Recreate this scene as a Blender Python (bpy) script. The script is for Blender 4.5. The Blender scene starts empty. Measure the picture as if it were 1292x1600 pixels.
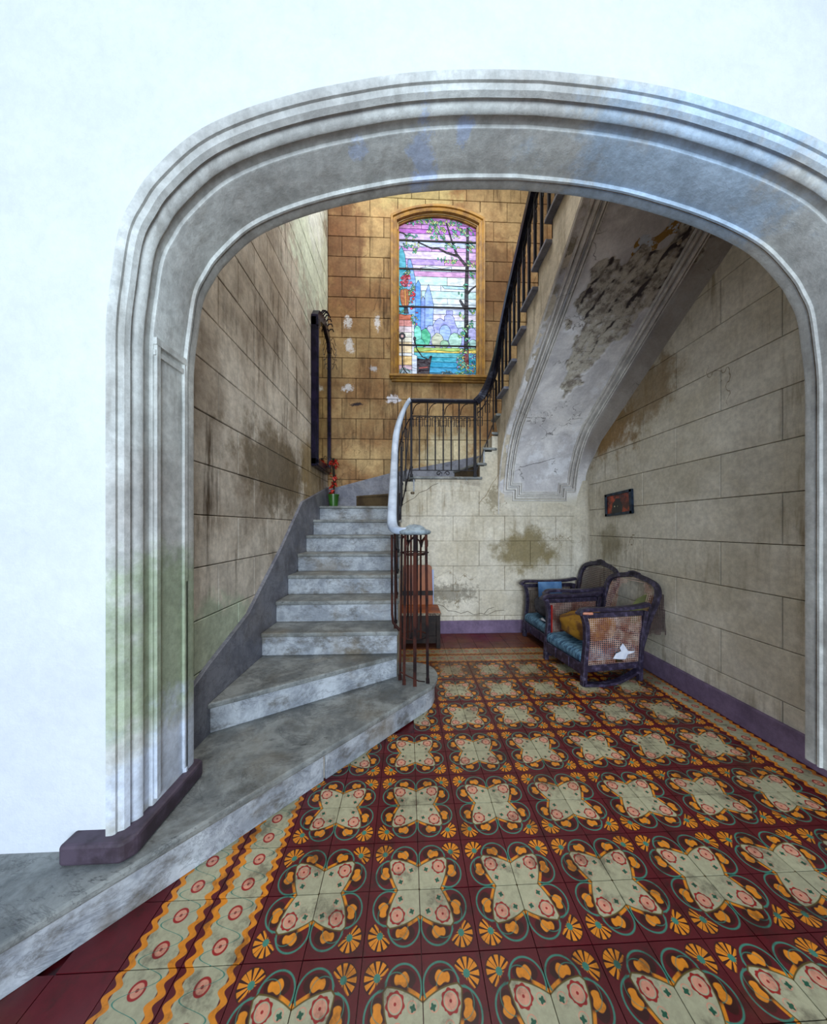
import bpy, bmesh, math, random
from mathutils import Vector, Matrix, noise as mnoise
from mathutils.geometry import delaunay_2d_cdt
C = bpy.context.scene
R = math.radians
random.seed(7)

# ------------------------------------------------------------------ camera, sky, lights, exposure
EYE = 1.465
YAW = 0.0425
cam_d = bpy.data.cameras.new('camera')
cam = bpy.data.objects.new('camera', cam_d)
C.collection.objects.link(cam)
cam.location = (0, 0, EYE)
cam.rotation_euler = (R(90), 0, -YAW)
cam_d.sensor_fit = 'VERTICAL'
cam_d.sensor_height = 36.0
cam_d.lens = 36.0 * 510 / 1600
# principal point at (658, 823) of 1292 x 1600, a shift lens held level
cam_d.shift_x = -(658 - 646) / 1600
cam_d.shift_y = (823 - 800) / 1600
cam_d.clip_start = 0.02
C.camera = cam

W = bpy.data.worlds.new('sky')
C.world = W
W.use_nodes = True
bg = W.node_tree.nodes['Background']
bg.inputs['Color'].default_value = (0.62, 0.78, 1.0, 1)
bg.inputs['Strength'].default_value = 0.9

def area(name, loc, rot, sx, sy, power, col):
    l = bpy.data.lights.new(name, 'AREA')
    l.shape = 'RECTANGLE'; l.size = sx; l.size_y = sy
    l.energy = power; l.color = col
    o = bpy.data.objects.new(name, l)
    C.collection.objects.link(o)
    o.location = loc; o.rotation_euler = rot
    return o
# daylight from the open entrance behind the camera
area('entrance_daylight', (0.9, -5.6, 2.3), (R(90), 0, 0), 4.4, 3.6, 520, (0.80, 0.90, 1.0))
# skylight over the stairwell
area('skylight_daylight', (0.3, 3.2, 7.2), (0, 0, 0), 2.6, 2.4, 135, (1.0, 0.97, 0.92))
# bright sky outside the stained glass
area('window_daylight', (0.5, 6.3, 5.2), (R(-90), 0, 0), 2.6, 3.6, 26, (0.95, 0.98, 1.0))

C.view_settings.view_transform = 'Standard'
C.view_settings.look = 'None'
C.view_settings.gamma = 1.0
C.view_settings.exposure = 0.32
C.view_settings.use_curve_mapping = False

# ------------------------------------------------------------------ helpers
def lin(r, g, b):
    f = lambda c: (c/255/12.92) if c/255 <= 0.04045 else ((c/255+0.055)/1.055)**2.4
    return (f(r), f(g), f(b), 1)

class S:
    """a socket (or number) with arithmetic that writes Math nodes"""
    def __init__(s, g, v): s.g, s.v = g, v
    def _m(s, op, *o): return s.g.math(op, s, *o)
    def __add__(s, o): return s._m('ADD', o)
    def __radd__(s, o): return s._m('ADD', o)
    def __sub__(s, o): return s._m('SUBTRACT', o)
    def __rsub__(s, o): return s.g.math('SUBTRACT', o, s)
    def __mul__(s, o): return s._m('MULTIPLY', o)
    def __rmul__(s, o): return s._m('MULTIPLY', o)
    def __truediv__(s, o): return s._m('DIVIDE', o)

class G:
    def __init__(g, name):
        g.mat = bpy.data.materials.new(name); g.mat.use_nodes = True
        g.nt = g.mat.node_tree
        g.bsdf = g.nt.nodes['Principled BSDF']
        g._pos = None
    def node(g, t, **kw):
        n = g.nt.nodes.new(t)
        for k, v in kw.items(): setattr(n, k, v)
        return n
    def put(g, sock, v):
        if isinstance(v, S): v = v.v
        if isinstance(v, bpy.types.NodeSocket): g.nt.links.new(v, sock)
        else: sock.default_value = v
    def math(g, op, *a):
        n = g.node('ShaderNodeMath', operation=op)
        for i, v in enumerate(a): g.put(n.inputs[i], v)
        return S(g, n.outputs[0])
    def mx(g, a, b): return g.math('MAXIMUM', a, b)
    def mn(g, a, b): return g.math('MINIMUM', a, b)
    def step(g, x, lo, hi):          # 0 below lo, 1 above hi (either order)
        n = g.node('ShaderNodeMapRange', interpolation_type='SMOOTHSTEP')
        g.put(n.inputs[0], x)
        if lo < hi: n.inputs[1].default_value, n.inputs[2].default_value = lo, hi
        else:
            n.inputs[1].default_value, n.inputs[2].default_value = hi, lo
            n.inputs[3].default_value, n.inputs[4].default_value = 1, 0
        return S(g, n.outputs[0])
    def mix(g, f, a, b, mode='MIX'):
        n = g.node('ShaderNodeMix', data_type='RGBA', blend_type=mode)
        g.put(n.inputs[0], f); g.put(n.inputs[6], a); g.put(n.inputs[7], b)
        return n.outputs[2]
    def pos(g):
        if g._pos is None: g._pos = g.node('ShaderNodeNewGeometry').outputs['Position']
        return g._pos
    def vmul(g, v, s):
        n = g.node('ShaderNodeVectorMath', operation='MULTIPLY')
        g.put(n.inputs[0], v); n.inputs[1].default_value = s
        return n.outputs[0]
    def vadd(g, v, s):
        n = g.node('ShaderNodeVectorMath', operation='ADD')
        g.put(n.inputs[0], v); g.put(n.inputs[1], s)
        return n.outputs[0]
    def noise(g, vec, scale, detail=4, rough=0.55, dist=0.0):
        n = g.node('ShaderNodeTexNoise')
        g.put(n.inputs['Vector'], vec)
        n.inputs['Scale'].default_value = scale; n.inputs['Detail'].default_value = detail
        n.inputs['Roughness'].default_value = rough; n.inputs['Distortion'].default_value = dist
        return S(g, n.outputs[0])
    def rnd(g): return S(g, g.node('ShaderNodeObjectInfo').outputs['Random'])
    def gray(g, f):
        n = g.node('ShaderNodeCombineColor')
        for i in range(3): g.put(n.inputs[i], f)
        return n.outputs[0]
    def attr(g, name):
        return S(g, g.node('ShaderNodeAttribute', attribute_name=name).outputs['Fac'])
    def xyz(g, v):
        n = g.node('ShaderNodeSeparateXYZ'); g.put(n.inputs[0], v)
        return [S(g, o) for o in n.outputs]
    def dist(g, a, b, ca, cb):
        da = a - ca; db = b - cb
        return g.math('SQRT', da*da + db*db)
    def bump(g, h, strength=0.3, distance=0.01):
        n = g.node('ShaderNodeBump'); n.inputs['Strength'].default_value = strength
        n.inputs['Distance'].default_value = distance
        g.put(n.inputs['Height'], h)
        g.nt.links.new(n.outputs[0], g.bsdf.inputs['Normal'])
    def done(g, col, rough=0.8, metal=0.0, spec=0.4):
        g.put(g.bsdf.inputs['Base Color'], col)
        g.put(g.bsdf.inputs['Roughness'], rough)
        g.put(g.bsdf.inputs['Metallic'], metal)
        g.bsdf.inputs['Specular IOR Level'].default_value = spec
        return g.mat

def plaster(name, base, alt, dark, streak=0.5, peel=None, peel_at=0.66, stains=(), var=0.12, extra=None, crack=0.0, rough=0.85, scale=1.0, mott=.30):
    g = G(name); p = g.pos()
    n1 = g.noise(p, 1.5*scale, 6, 0.6, 0.3)
    col = g.mix(g.step(n1, 0.36, 0.64), base, alt)
    st = g.noise(g.vmul(p, (7, 7, 0.9)), 1.6, 5, 0.65)
    sm = g.step(st, 0.48, 0.72) * g.step(g.noise(g.vadd(p, (5, 3, 9)), 0.9, 3), 0.38, 0.62)
    col = g.mix(sm*streak, col, dark)
    wob = g.noise(p, 4.5, 6, 0.7) if stains else None
    wob2 = g.noise(p, 17, 6, 0.7) if stains else None
    for (c, rad, sc, s) in stains:
        q = g.vadd(p, tuple(-a for a in c)); q = g.vmul(q, tuple(1/a for a in rad))
        ln = g.node('ShaderNodeVectorMath', operation='LENGTH'); g.put(ln.inputs[0], q)
        d = S(g, ln.outputs['Value']) + ((wob2 if min(rad) < .2 else wob) - 0.5)*(3.2 if min(rad) < .2 else 1.9)
        col = g.mix(g.step(d, 1.0, 0.45)*s, col, sc)
    fine = g.noise(p, 26, 6, 0.75)
    blot = g.noise(p, 7, 5, 0.65)
    f = (g.step(fine, 0.3, 0.7)*(.30 if mott > .1 else .06) + (.85 if mott > .1 else .97)) * (g.step(blot, 0.3, 0.7)*mott + 1 - mott/2) * (g.rnd()*var + (1 - var/2))
    col = g.mix(1.0, col, g.gray(f), 'MULTIPLY')
    h = fine*0.5 + blot*0.6
    if peel:
        pn = g.noise(g.vadd(p, (2.3, 7.7, 1.1)), 3.1, 8, 0.62)
        pm = g.step(pn, peel_at, peel_at+0.015)
        edge = g.step(pn, peel_at-0.012, peel_at)*(1-pm)
        col = g.mix(edge*0.6, col, dark); col = g.mix(pm, col, peel)
        h = h - pm*0.7
    if crack:
        v = g.node('ShaderNodeTexVoronoi', feature='DISTANCE_TO_EDGE')
        g.put(v.inputs['Vector'], g.vadd(p, g.noise(p, 3, 4).v)); v.inputs['Scale'].default_value = 0.8
        cm = g.step(S(g, v.outputs['Distance']), 0.006, 0.001)*g.step(g.noise(p, 1.1, 2), 0.5, 0.56)
        col = g.mix(cm*crack, col, dark)
    g.bump(h, 0.5, 0.012)
    return g.done(col, rough)

YEL = plaster('ochre_plaster', lin(170, 144, 102), lin(136, 102, 66), lin(80, 58, 36), 1.0,
              peel=lin(200, 200, 206), peel_at=0.76, var=0.26, crack=0.6,
              stains=[((-1.0, 5.15, 5.8), (0.5, 0.6, 1.3), lin(112, 76, 52), .75),
                      ((1.4, 5.15, 5.2), (0.35, 0.6, 1.3), lin(112, 80, 50), .6),
                      ((0.1, 5.15, 6.7), (.9, .6, .35), lin(172, 160, 112), .7),
                      ((-.93, 5.15, 4.68), (0.07, .5, .12), lin(208, 208, 212), .9), ((-.90, 5.15, 4.30), (0.09, .5, .13), lin(208, 208, 212), .9),
                      ((-.47, 5.15, 4.66), (0.06, .5, .15), lin(208, 208, 212), .9), ((-.52, 5.15, 3.95), (0.08, .5, .06), lin(180, 180, 186), .9),
                      ((-.93, 5.15, 3.64), (0.10, .5, .08), lin(208, 208, 212), .9), ((-.22, 5.15, 3.47), (0.13, .5, .07), lin(212, 212, 222), 1),
                      ((-.80, 5.15, 3.38), (0.12, .5, .035), lin(40, 30, 36), 1),
                      ((.65, 5.15, 2.6), (.5, .5, .5), lin(200, 190, 158), .85)])
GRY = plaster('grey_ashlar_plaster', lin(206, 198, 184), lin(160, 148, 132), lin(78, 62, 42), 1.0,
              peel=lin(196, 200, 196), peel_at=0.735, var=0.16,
              stains=[((-1.24, 4.3, 5.3), (.6, 1.5, 1.4), lin(216, 228, 208), .9),  # pale greenish upper area: part stain, part light painted into the colour
                      ((-1.24, 4.4, 6.0), (.5, .7, 1.0), lin(220, 226, 222), .8),  # paler core of the same area, also partly painted light
                      ((-1.24, 3.2, 2.0), (.5, 1.1, .45), lin(96, 80, 52), .8),  # brown-green stains lower down, with some shade painted in
                      ((-1.24, 4.3, 2.1), (.5, .6, .7), lin(140, 118, 72), .7),
                      ((-1.24, 2.1, .75), (.5, .8, .32), lin(172, 184, 160), .9)])
BEI = plaster('cream_plaster', lin(212, 206, 190), lin(190, 182, 162), lin(124, 108, 78), 0.75, mott=.14,
              peel=lin(200, 202, 205), peel_at=0.75, var=0.06, crack=0.9,
              stains=[((1.65, 4.47, 1.15), (.55, .5, .38), lin(122, 108, 68), .85),
                      ((.55, 4.47, .55), (.5, .5, .16), lin(112, 106, 92), .7),
                      ((1.2, 4.47, 1.85), (.12, .4, .2), lin(110, 98, 66), .6),
                      ((2.47, 4.0, 2.65), (.4, .75, .42), lin(132, 98, 46), .9),
                      ((2.47, 3.3, 2.85), (.4, .55, .45), lin(128, 106, 72), .8),
                      ((2.47, 3.9, 1.25), (.4, .25, .3), lin(122, 112, 82), .6)])
COVE = plaster('stair_plaster', lin(214, 212, 206), lin(190, 186, 180), lin(96, 88, 72), 0.3, var=0.02, crack=0.4)
STRG = plaster('string_plaster', lin(206, 196, 176), lin(176, 166, 148), lin(92, 80, 52), 0.7, var=0.02, peel=lin(190, 198, 210), peel_at=.7)
ARCH = plaster('arch_plaster', lin(200, 204, 200), lin(172, 172, 168), lin(110, 102, 90), 0.5,
               peel=lin(186, 200, 222), peel_at=0.725, var=0.0,
               stains=[((.07, 1.55, 3.2), (.07, .2, .2), lin(190, 204, 226), 1), ((.25, 1.45, 3.2), (.04, .08, .2), lin(190, 204, 226), 1), ((-.22, 1.48, 3.12), (.06, .05, .2), lin(190, 204, 226), .9),
                       ((-1.1, 1.6, .9), (.35, .5, .65), lin(150, 164, 134), .85),
                       ((-1.1, 1.6, .42), (.35, .5, .3), lin(196, 206, 222), .9),
                       ((1.35, 1.6, 3.2), (.75, .6, .5), lin(176, 200, 222), .9)])
WHT = plaster('pale_wall_paint', lin(208, 213, 219), lin(204, 209, 216), lin(184, 190, 196), 0.1, var=0.0, mott=.06)
PUR = plaster('purple_skirting_paint', lin(118, 100, 126), lin(100, 84, 110), lin(70, 56, 74), 0.3, var=0)

def marble(name, base, alt, vein, dirt=0.5, var=0.12, spk=.65):
    g = G(name); p = g.pos()
    n1 = g.noise(p, 4.0, 7, 0.7, 0.4)
    col = g.mix(g.step(n1, 0.38, 0.62), base, alt)
    vn = g.noise(g.vmul(p, (1.0, 1.4, 2.2)), 2.2, 7, 0.7, .8)
    vm = g.step(g.math('ABSOLUTE', vn - 0.5), 0.02, 0.0)
    col = g.mix(vm*0.35, col, vein)
    sp = g.noise(g.vmul(p, (7, 26, 12)), 1.0, 8, 0.78)
    col = g.mix(g.step(sp, 0.58, 0.68)*spk, col, vein)
    dn = g.noise(g.vadd(g.vmul(p, (1, 1, 1.8)), (3, 1, 2)), 3.6, 8, 0.75)
    col = g.mix(g.step(dn, 0.48, 0.68)*dirt, col, lin(74, 68, 56))
    dn2 = g.noise(g.vadd(p, (7, 3, 5)), 2.2, 5, 0.6)
    col = g.mix(g.step(dn2, 0.52, 0.70)*dirt*.7, col, lin(110, 96, 70))
    fine = g.noise(p, 40, 4, 0.7)
    col = g.mix(1.0, col, g.gray((fine*0.6 + 0.7)*(g.rnd()*var + 1 - var/2)), 'MULTIPLY')
    g.bump(fine*0.4 + sp*0.3, 0.35, 0.006)
    return g.done(col, g.noise(p, 6)*0.4 + 0.32, spec=0.4)
TRD = marble('worn_grey_marble', lin(140, 144, 142), lin(100, 104, 104), lin(30, 32, 38), 0.5, spk=.85)
RIS = marble('pale_riser_marble', lin(176, 182, 188), lin(132, 138, 146), lin(56, 58, 64), 0.8, spk=.3)
SKM = marble('skirting_marble', lin(128, 130, 140), lin(98, 100, 112), lin(50, 50, 62), 0.3)

def simple(name, c1, c2, scale=12, rough=0.6, metal=0.0, spec=0.5, bump=0.2, stretch=(1, 1, 1), lo=.38, hi=.62):
    g = G(name); p = g.vmul(g.pos(), stretch)
    n = g.noise(p, scale, 6, 0.65)
    g.bump(n, bump, 0.005)
    return g.done(g.mix(g.step(n, lo, hi), c1, c2), rough, metal, spec if max(c1[:3]) > .02 else min(spec, .2))
RAILW = simple('whitewashed_rail', lin(160, 174, 194), lin(190, 204, 222), 5, .45, bump=.1)
IRON = simple('black_iron', lin(14, 12, 16), lin(28, 22, 28), 14, .5)
RUST = simple('rusty_iron', lin(22, 14, 16), lin(70, 34, 24), 9, .8, stretch=(1, 1, .5))
DRAIL = simple('dark_handrail', lin(22, 22, 34), lin(66, 72, 92), 8, .35, stretch=(1, 1, 1), lo=.5, hi=.75)
OCHW = simple('ochre_window_paint', lin(170, 126, 40), lin(128, 90, 32), 7, .55)
EBON = simple('dark_mirror_wood', lin(16, 14, 30), lin(34, 28, 52), 10, .25)
CHW = simple('plum_chair_wood', lin(34, 28, 46), lin(92, 84, 112), 24, .4, lo=.44, hi=.80)  # second tone paints pale lavender highlights into the wood
CANE = simple('old_cane', lin(150, 96, 80), lin(206, 178, 164), 7, .7)
CANED = simple('dark_cane', lin(74, 54, 58), lin(104, 78, 76), 7, .7)
BLUE = simple('blue_upholstery', lin(30, 62, 90), lin(92, 132, 156), 16, .85, stretch=(1, 3, 1))
MUST = simple('mustard_cloth', lin(150, 108, 18), lin(98, 62, 22), 7, .85, lo=.45, hi=.6)
DKCL = simple('charcoal_cloth', lin(34, 34, 42), lin(56, 56, 66), 9, .9)
BRWN = simple('orange_brown_wood', lin(150, 82, 36), lin(104, 48, 22), 5, .45, stretch=(1, 1, .4))
DKW = simple('dark_wood', lin(26, 20, 20), lin(46, 36, 32), 8, .5)
OLDW = simple('worn_step_wood', lin(92, 76, 52), lin(66, 52, 36), 6, .6)
GREEN = simple('green_plastic', lin(52, 104, 30), lin(38, 80, 22), 5, .35)
REDL = simple('red_leaf', lin(190, 42, 26), lin(130, 22, 16), 30, .5)
STEM = simple('dark_stem', lin(34, 30, 26), lin(50, 44, 30), 20, .7)
PAPER = simple('torn_white_paper', lin(212, 216, 226), lin(190, 196, 212), 10, .8)
PALEB = simple('pale_blue_board', lin(176, 192, 226), lin(156, 174, 214), 6, .6)
REDST = simple('red_paint', lin(160, 24, 14), lin(120, 18, 12), 9, .5)
COPP = simple('copper_fitting', lin(196, 130, 104), lin(150, 90, 70), 20, .4)
LATH = simple('bare_lath_and_mortar', lin(84, 74, 66), lin(44, 36, 34), 14, .95)
CAP = simple('weathered_stone_cap', lin(150, 164, 172), lin(112, 124, 132), 16, .7)
BASEP = simple('dark_plinth_paint', lin(52, 40, 50), lin(76, 64, 78), 10, .6)
MAROON = simple('maroon_cement', lin(88, 20, 24), lin(62, 12, 20), 6, .3)
def mirror_mat():
    g = G('mirror_glass'); p = g.pos()
    n = g.noise(p, 3, 5)
    return g.done(g.mix(g.step(n, .45, .7), lin(190, 185, 160), lin(140, 140, 110)), 0.06, 1.0)
MIRR = mirror_mat()

class MB:
    def __init__(s): s.v = []; s.f = []; s.uv = None
    def add(s, vs, fs):
        o = len(s.v); s.v += [tuple(v) for v in vs]; s.f += [tuple(i+o for i in f) for f in fs]; return s
    def box(s, x0, x1, y0, y1, z0, z1, M=None):
        vs = [Vector((x, y, z)) for x in (x0, x1) for y in (y0, y1) for z in (z0, z1)]
        if M: vs = [M @ v for v in vs]
        return s.add(vs, [(0, 1, 3, 2), (4, 6, 7, 5), (0, 4, 5, 1), (2, 3, 7, 6), (0, 2, 6, 4), (1, 5, 7, 3)])
    def prism(s, poly, z0, z1, ax='z'):
        n = len(poly)
        def m(a, b, c): return {'z': (a, b, c), 'x': (c, a, b), 'y': (a, c, b)}[ax]
        vs = [m(a, b, z0) for a, b in poly] + [m(a, b, z1) for a, b in poly]
        fs = [tuple(range(n))[::-1], tuple(range(n, 2*n))] + [(i, (i+1) % n, n+(i+1) % n, n+i) for i in range(n)]
        return s.add(vs, fs)
    def sweep(s, path, prof, up=(0, 0, 1), closed=False, cap=True, scale=None):
        """prof: list of (side, up) offsets, closed loop"""
        P = [Vector(p) for p in path]; n = len(P); k = len(prof); vs = []
        upv = Vector(up)
        for i, p in enumerate(P):
            a = P[(i-1) % n] if (closed or i) else P[i]
            b = P[(i+1) % n] if (closed or i < n-1) else P[i]
            t = (b-a)
            if t.length < 1e-9: t = Vector((0, 0, 1))
            t.normalize()
            sd = t.cross(upv)
            if sd.length < 1e-3: sd = Vector((1, 0, 0))
            sd.normalize(); uu = sd.cross(t).normalized()
            c = scale[i] if scale else 1
            vs += [p + sd*a_*c + uu*b_*c for a_, b_ in prof]
        fs = []
        for i in range(n if closed else n-1):
            j = (i+1) % n
            for q in range(k):
                r = (q+1) % k
                fs.append((i*k+q, i*k+r, j*k+r, j*k+q))
        if cap and not closed:
            fs.append(tuple(range(k))[::-1]); fs.append(tuple((n-1)*k+q for q in range(k)))
        return s.add(vs, fs)
    def tube(s, path, r, seg=6, closed=False, scale=None):
        return s.sweep(path, [(r*math.cos(2*math.pi*q/seg), r*math.sin(2*math.pi*q/seg)) for q in range(seg)], closed=closed, scale=scale)
    def bar(s, a, b, w):
        return s.sweep([a, b], [(-w/2, -w/2), (w/2, -w/2), (w/2, w/2), (-w/2, w/2)])
    def lathe(s, prof, c=(0, 0, 0), seg=24):
        vs = []; n = len(prof)
        for i in range(seg):
            a = 2*math.pi*i/seg
            vs += [(c[0]+r*math.cos(a), c[1]+r*math.sin(a), c[2]+z) for r, z in prof]
        fs = [(i*n+j, ((i+1) % seg)*n+j, ((i+1) % seg)*n+j+1, i*n+j+1) for i in range(seg) for j in range(n-1)]
        return s.add(vs, fs)
    def mesh(s, name):
        me = bpy.data.meshes.new(name); me.from_pydata(s.v, [], s.f)
        bm = bmesh.new(); bm.from_mesh(me)
        bmesh.ops.remove_doubles(bm, verts=bm.verts, dist=1e-5)
        bmesh.ops.recalc_face_normals(bm, faces=bm.faces)
        bm.to_mesh(me); bm.free()
        return me
    def build(s, name, m, parent=None, smooth=False, bevel=0, local=True):
        me = s.mesh(name)
        return link(name, me, m, parent, smooth, bevel)
def link(name, me, m=None, parent=None, smooth=False, bevel=0):
    if m and not me.materials: me.materials.append(m)
    o = bpy.data.objects.new(name, me); C.collection.objects.link(o)
    if parent: o.parent = parent
    if smooth:
        me.polygons.foreach_set('use_smooth', [True]*len(me.polygons))
    if bevel:
        b = o.modifiers.new('bevel', 'BEVEL'); b.width = bevel; b.segments = 2; b.limit_method = 'ANGLE'
    return o
def box(*a): return MB().box(*a)
def thing(name, label, cat, loc=(0, 0, 0), rz=0, group=None):
    o = bpy.data.objects.new(name, None); C.collection.objects.link(o)
    o.location = loc; o.rotation_euler = (0, 0, rz); tag(o, label, cat, group)
    return o
def tag(o, label, cat, group=None):
    o['label'] = label; o['category'] = cat
    if group: o['group'] = group
    return o
def struct(o, label, cat='wall'):
    o['kind'] = 'structure'; o['label'] = label; o['category'] = cat; return o
def stuff(o): o['kind'] = 'stuff'; return o
def smooth_path(pts, n=6):
    P = [Vector(p) for p in pts]; out = []
    for i in range(len(P)-1):
        p0 = P[max(i-1, 0)]; p1 = P[i]; p2 = P[i+1]; p3 = P[min(i+2, len(P)-1)]
        for k in range(n):
            t = k/n
            out.append(0.5*((2*p1) + (p2-p0)*t + (2*p0-5*p1+4*p2-p3)*t*t + (3*p1-p0-3*p2+p3)*t**3))
    out.append(P[-1]); return out

# ------------------------------------------------------------------ dimensions
XL, XR, YB = -1.24, 2.47, 5.15       # stairwell left wall, right wall, back wall
YM = 4.47                            # wall under the landing
RISE = 0.1945
Y0, Y1 = 1.38, 1.70                  # arch thickness

# ------------------------------------------------------------------ floor: patterned cement tiles
def tile_material(kind):
    g = G('patterned_cement_tile_' + kind)
    uvn = g.node('ShaderNodeUVMap'); u, v, _ = g.xyz(uvn.outputs[0])
    mar = lin(86, 14, 24); cream = lin(168, 164, 134); orange = lin(214, 130, 28)
    green = lin(60, 124, 106); olive = lin(92, 74, 26); red = lin(150, 30, 28); pink = lin(206, 142, 116); dkr = lin(52, 14, 12)
    e = 0.008
    A = g.mx(u, v); B = g.mn(u, v)
    col = mar
    if kind == 'flower':
        f = g.mx(A - B*0.62 + B*B*0.5 - 0.42, g.dist(A, B, .30, .30) - 0.405)
        blob = g.math('SQRT', (A-.70)*(A-.70)*1.0 + (B-.31)*(B-.31)*0.42)
        col = g.mix(g.step(blob, .135+e, .135-e), col, dkr)
        ring0 = g.step(f, .075+e, .075-e)*g.step(B, .26, .18)
        col = g.mix(ring0, col, orange)
        wob = g.math('SINE', B*40)*0.015
        col = g.mix(g.step(blob + wob, .080+e, .080-e), col, orange)
        # fan in the corner
        dd = g.dist(A, B, .73, .73); ang = g.math('ARCTAN2', B - .73, A - .73)
        w = g.step(g.math('COSINE', ang*11), -.55, -.35)
        out = g.step(A + B, 1.36, 1.40)
        fan = g.step(dd, .225+e, .225-e)*out
        col = g.mix(fan, col, dkr)
        col = g.mix(fan*w*g.step(dd, .215, .20), col, orange)
        # green loops
        for rr in (.285,):
            arc = g.step(g.math('ABSOLUTE', g.dist(A, B, .605, .30) - rr), .014+e, .013-e)*g.step(f, .02, .03)
            col = g.mix(arc, col, green)
        arc2 = g.step(g.math('ABSOLUTE', g.dist(A, B, .60, .42) - .19), .006+e, .006-e)*g.step(f, .06, .07)
        col = g.mix(arc2*.8, col, green)
        col = g.mix(g.step(dd, .062, .048), col, green)
        col = g.mix(g.step(f, .022+e, .022-e), col, olive)
        col = g.mix(g.step(f, e, -e), col, cream)
        d1 = g.dist(A, B, .43, .43)
        scal = g.math('SINE', g.math('ARCTAN2', B-.43, A-.43)*8)*0.01
        d1w = d1 + scal
        col = g.mix(g.step(d1w, .150, .138), col, red)
        col = g.mix(g.step(d1, .118, .106), col, cream)
        col = g.mix(g.step(d1, .100, .090), col, pink)
        col = g.mix(g.step(d1, .026, .016), col, red)
        d2 = g.dist(A, B, .39, .17)
        col = g.mix(g.step(d2, .078, .068), col, pink)
        col = g.mix(g.step(d2, .064, .056), col, cream)
        d3 = g.dist(A, B, .375, .155)
        col = g.mix(g.step(d3 + g.math('SINE', g.math('ARCTAN2', B-.155, A-.375)*4)*.01, .045, .035), col, lin(30, 84, 62))
    elif kind == 'border':
        col = g.mix(g.step(v, .16, .18)*g.step(v, .86, .84), mar, cream)
        for c, rr in ((.25, .13), (.75, .13)):
            d1 = g.dist(u, v, c, .5)
            col = g.mix(g.step(d1, rr, rr-.012), col, red); col = g.mix(g.step(d1, rr-.035, rr-.047), col, pink)
            col = g.mix(g.step(d1, .03, .02), col, red)
        s = g.math('SINE', u*25.13)
        col = g.mix(g.step(g.math('ABSOLUTE', v - .14 - s*.05), .07, .055), col, orange)
        col = g.mix(g.step(g.math('ABSOLUTE', v - .88 + s*.05), .06, .045), col, orange)
        col = g.mix(g.step(g.math('ABSOLUTE', v - .5 - g.math('SINE', u*12.566)*.27), .016, .008), col, green)
    # wear and grime, fixed to the floor
    p = g.pos()
    n = g.noise(p, 1.7, 7, 0.65); px, py, pz = g.xyz(p)
    wearback = g.step(py, 2.2, 3.9)
    grime = g.step(n + wearback*(0.34 if kind == 'border' else 0.22), 0.54, 0.80)
    col = g.mix(grime*0.62, col, lin(96, 66, 36))
    gl = g.noise(p, 9, 7, 0.7)
    col = g.mix(g.step(gl, .50, .66)*.55, col, lin(40, 22, 18))
    col = g.mix(1.0, col, g.gray((g.noise(p, 40, 5, .7)*.7 + .58)*(g.rnd()*.22 + .9)), 'MULTIPLY')
    g.bump(gl, 0.15, 0.004)
    return g.done(col, g.noise(p, 5, 5)*0.5 + 0.16, spec=0.45)
TF, TB, TP = tile_material('flower'), tile_material('border'), tile_material('plain')

floor = struct(box(-2.4, 2.75, -2.6, YM+.3, -0.08, -0.012).build('floor', MAROON), 'dark red patterned cement tile floor of the hall', 'floor')
T = 0.2; gap = 0.0016
def tile_mesh(mat_, sym):
    a = T/2 - gap
    mb = MB()
    mb.add([(-a, -a, 0), (a, -a, 0), (a, a, 0), (-a, a, 0), (-a, -a, -.014), (a, -a, -.014), (a, a, -.014), (-a, a, -.014)],
           [(0, 1, 2, 3), (7, 6, 5, 4), (0, 4, 5, 1), (1, 5, 6, 2), (2, 6, 7, 3), (3, 7, 4, 0)])
    me = bpy.data.meshes.new('tile'); me.from_pydata(mb.v, [], mb.f); me.materials.append(mat_)
    uv = me.uv_layers.new(name='UVMap')
    for l in me.loops:
        co = me.vertices[l.vertex_index].co
        uv.data[l.index].uv = ((co.x + T/2)/T, (co.y + T/2)/T)
    return me
ME = {'flower': tile_mesh(TF, 1), 'border': tile_mesh(TB, 0), 'plain': tile_mesh(TP, 0)}
def front_line(y): return -.963 + (y - 1.35)*1.05/1.14      # nosing of the first step
tiles_far = {}
n_t = 0
for i in range(-9, 14):
    for j in range(-4, 23):
        x = .048 + T/2 + i*T; y = 1.718 + T/2 + (j-6)*T     # even i, j start right/back of a block centre
        if y > YM + .02 or y < -.1 or x > XR + .12 or x < -2.3: continue
        if x < front_line(y) - .16 and y < 2.6: continue
        if y >= 2.55 and x < -.12: continue
        if (x < 0.12 and 2.3 < y < 3.05): continue
        kind = 'flower'; rot = 0
        if y > 3.92: kind = 'plain'
        elif y > 3.52: kind = 'border'; rot = 0 if j % 2 else 2
        elif x > 2.25: kind = 'border'; rot = 1
        elif x < -.95: kind = 'plain'
        elif x < -.55: kind = 'border'; rot = 1 if i % 2 else 3
        if kind == 'flower':
            # quarter pattern: uv origin at the block centre
            rot = {(0, 0): 0, (1, 0): 1, (1, 1): 2, (0, 1): 3}[(i % 2, j % 2)]
        vis = abs(x) < 1.33*y + .1 and y > .85
        if kind == 'border' and x < -.95 and y < .9: vis = False
        if vis and n_t < 300:
            o = bpy.data.objects.new('tile', ME[kind]); C.collection.objects.link(o); o.parent = floor
            o.location = (x, y, random.uniform(-.0012, .0008)); o.rotation_euler = (0, 0, rot*R(90)); n_t += 1
        elif y > -.1:
            tiles_far.setdefault(kind, []).append((x, y, rot))
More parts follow.
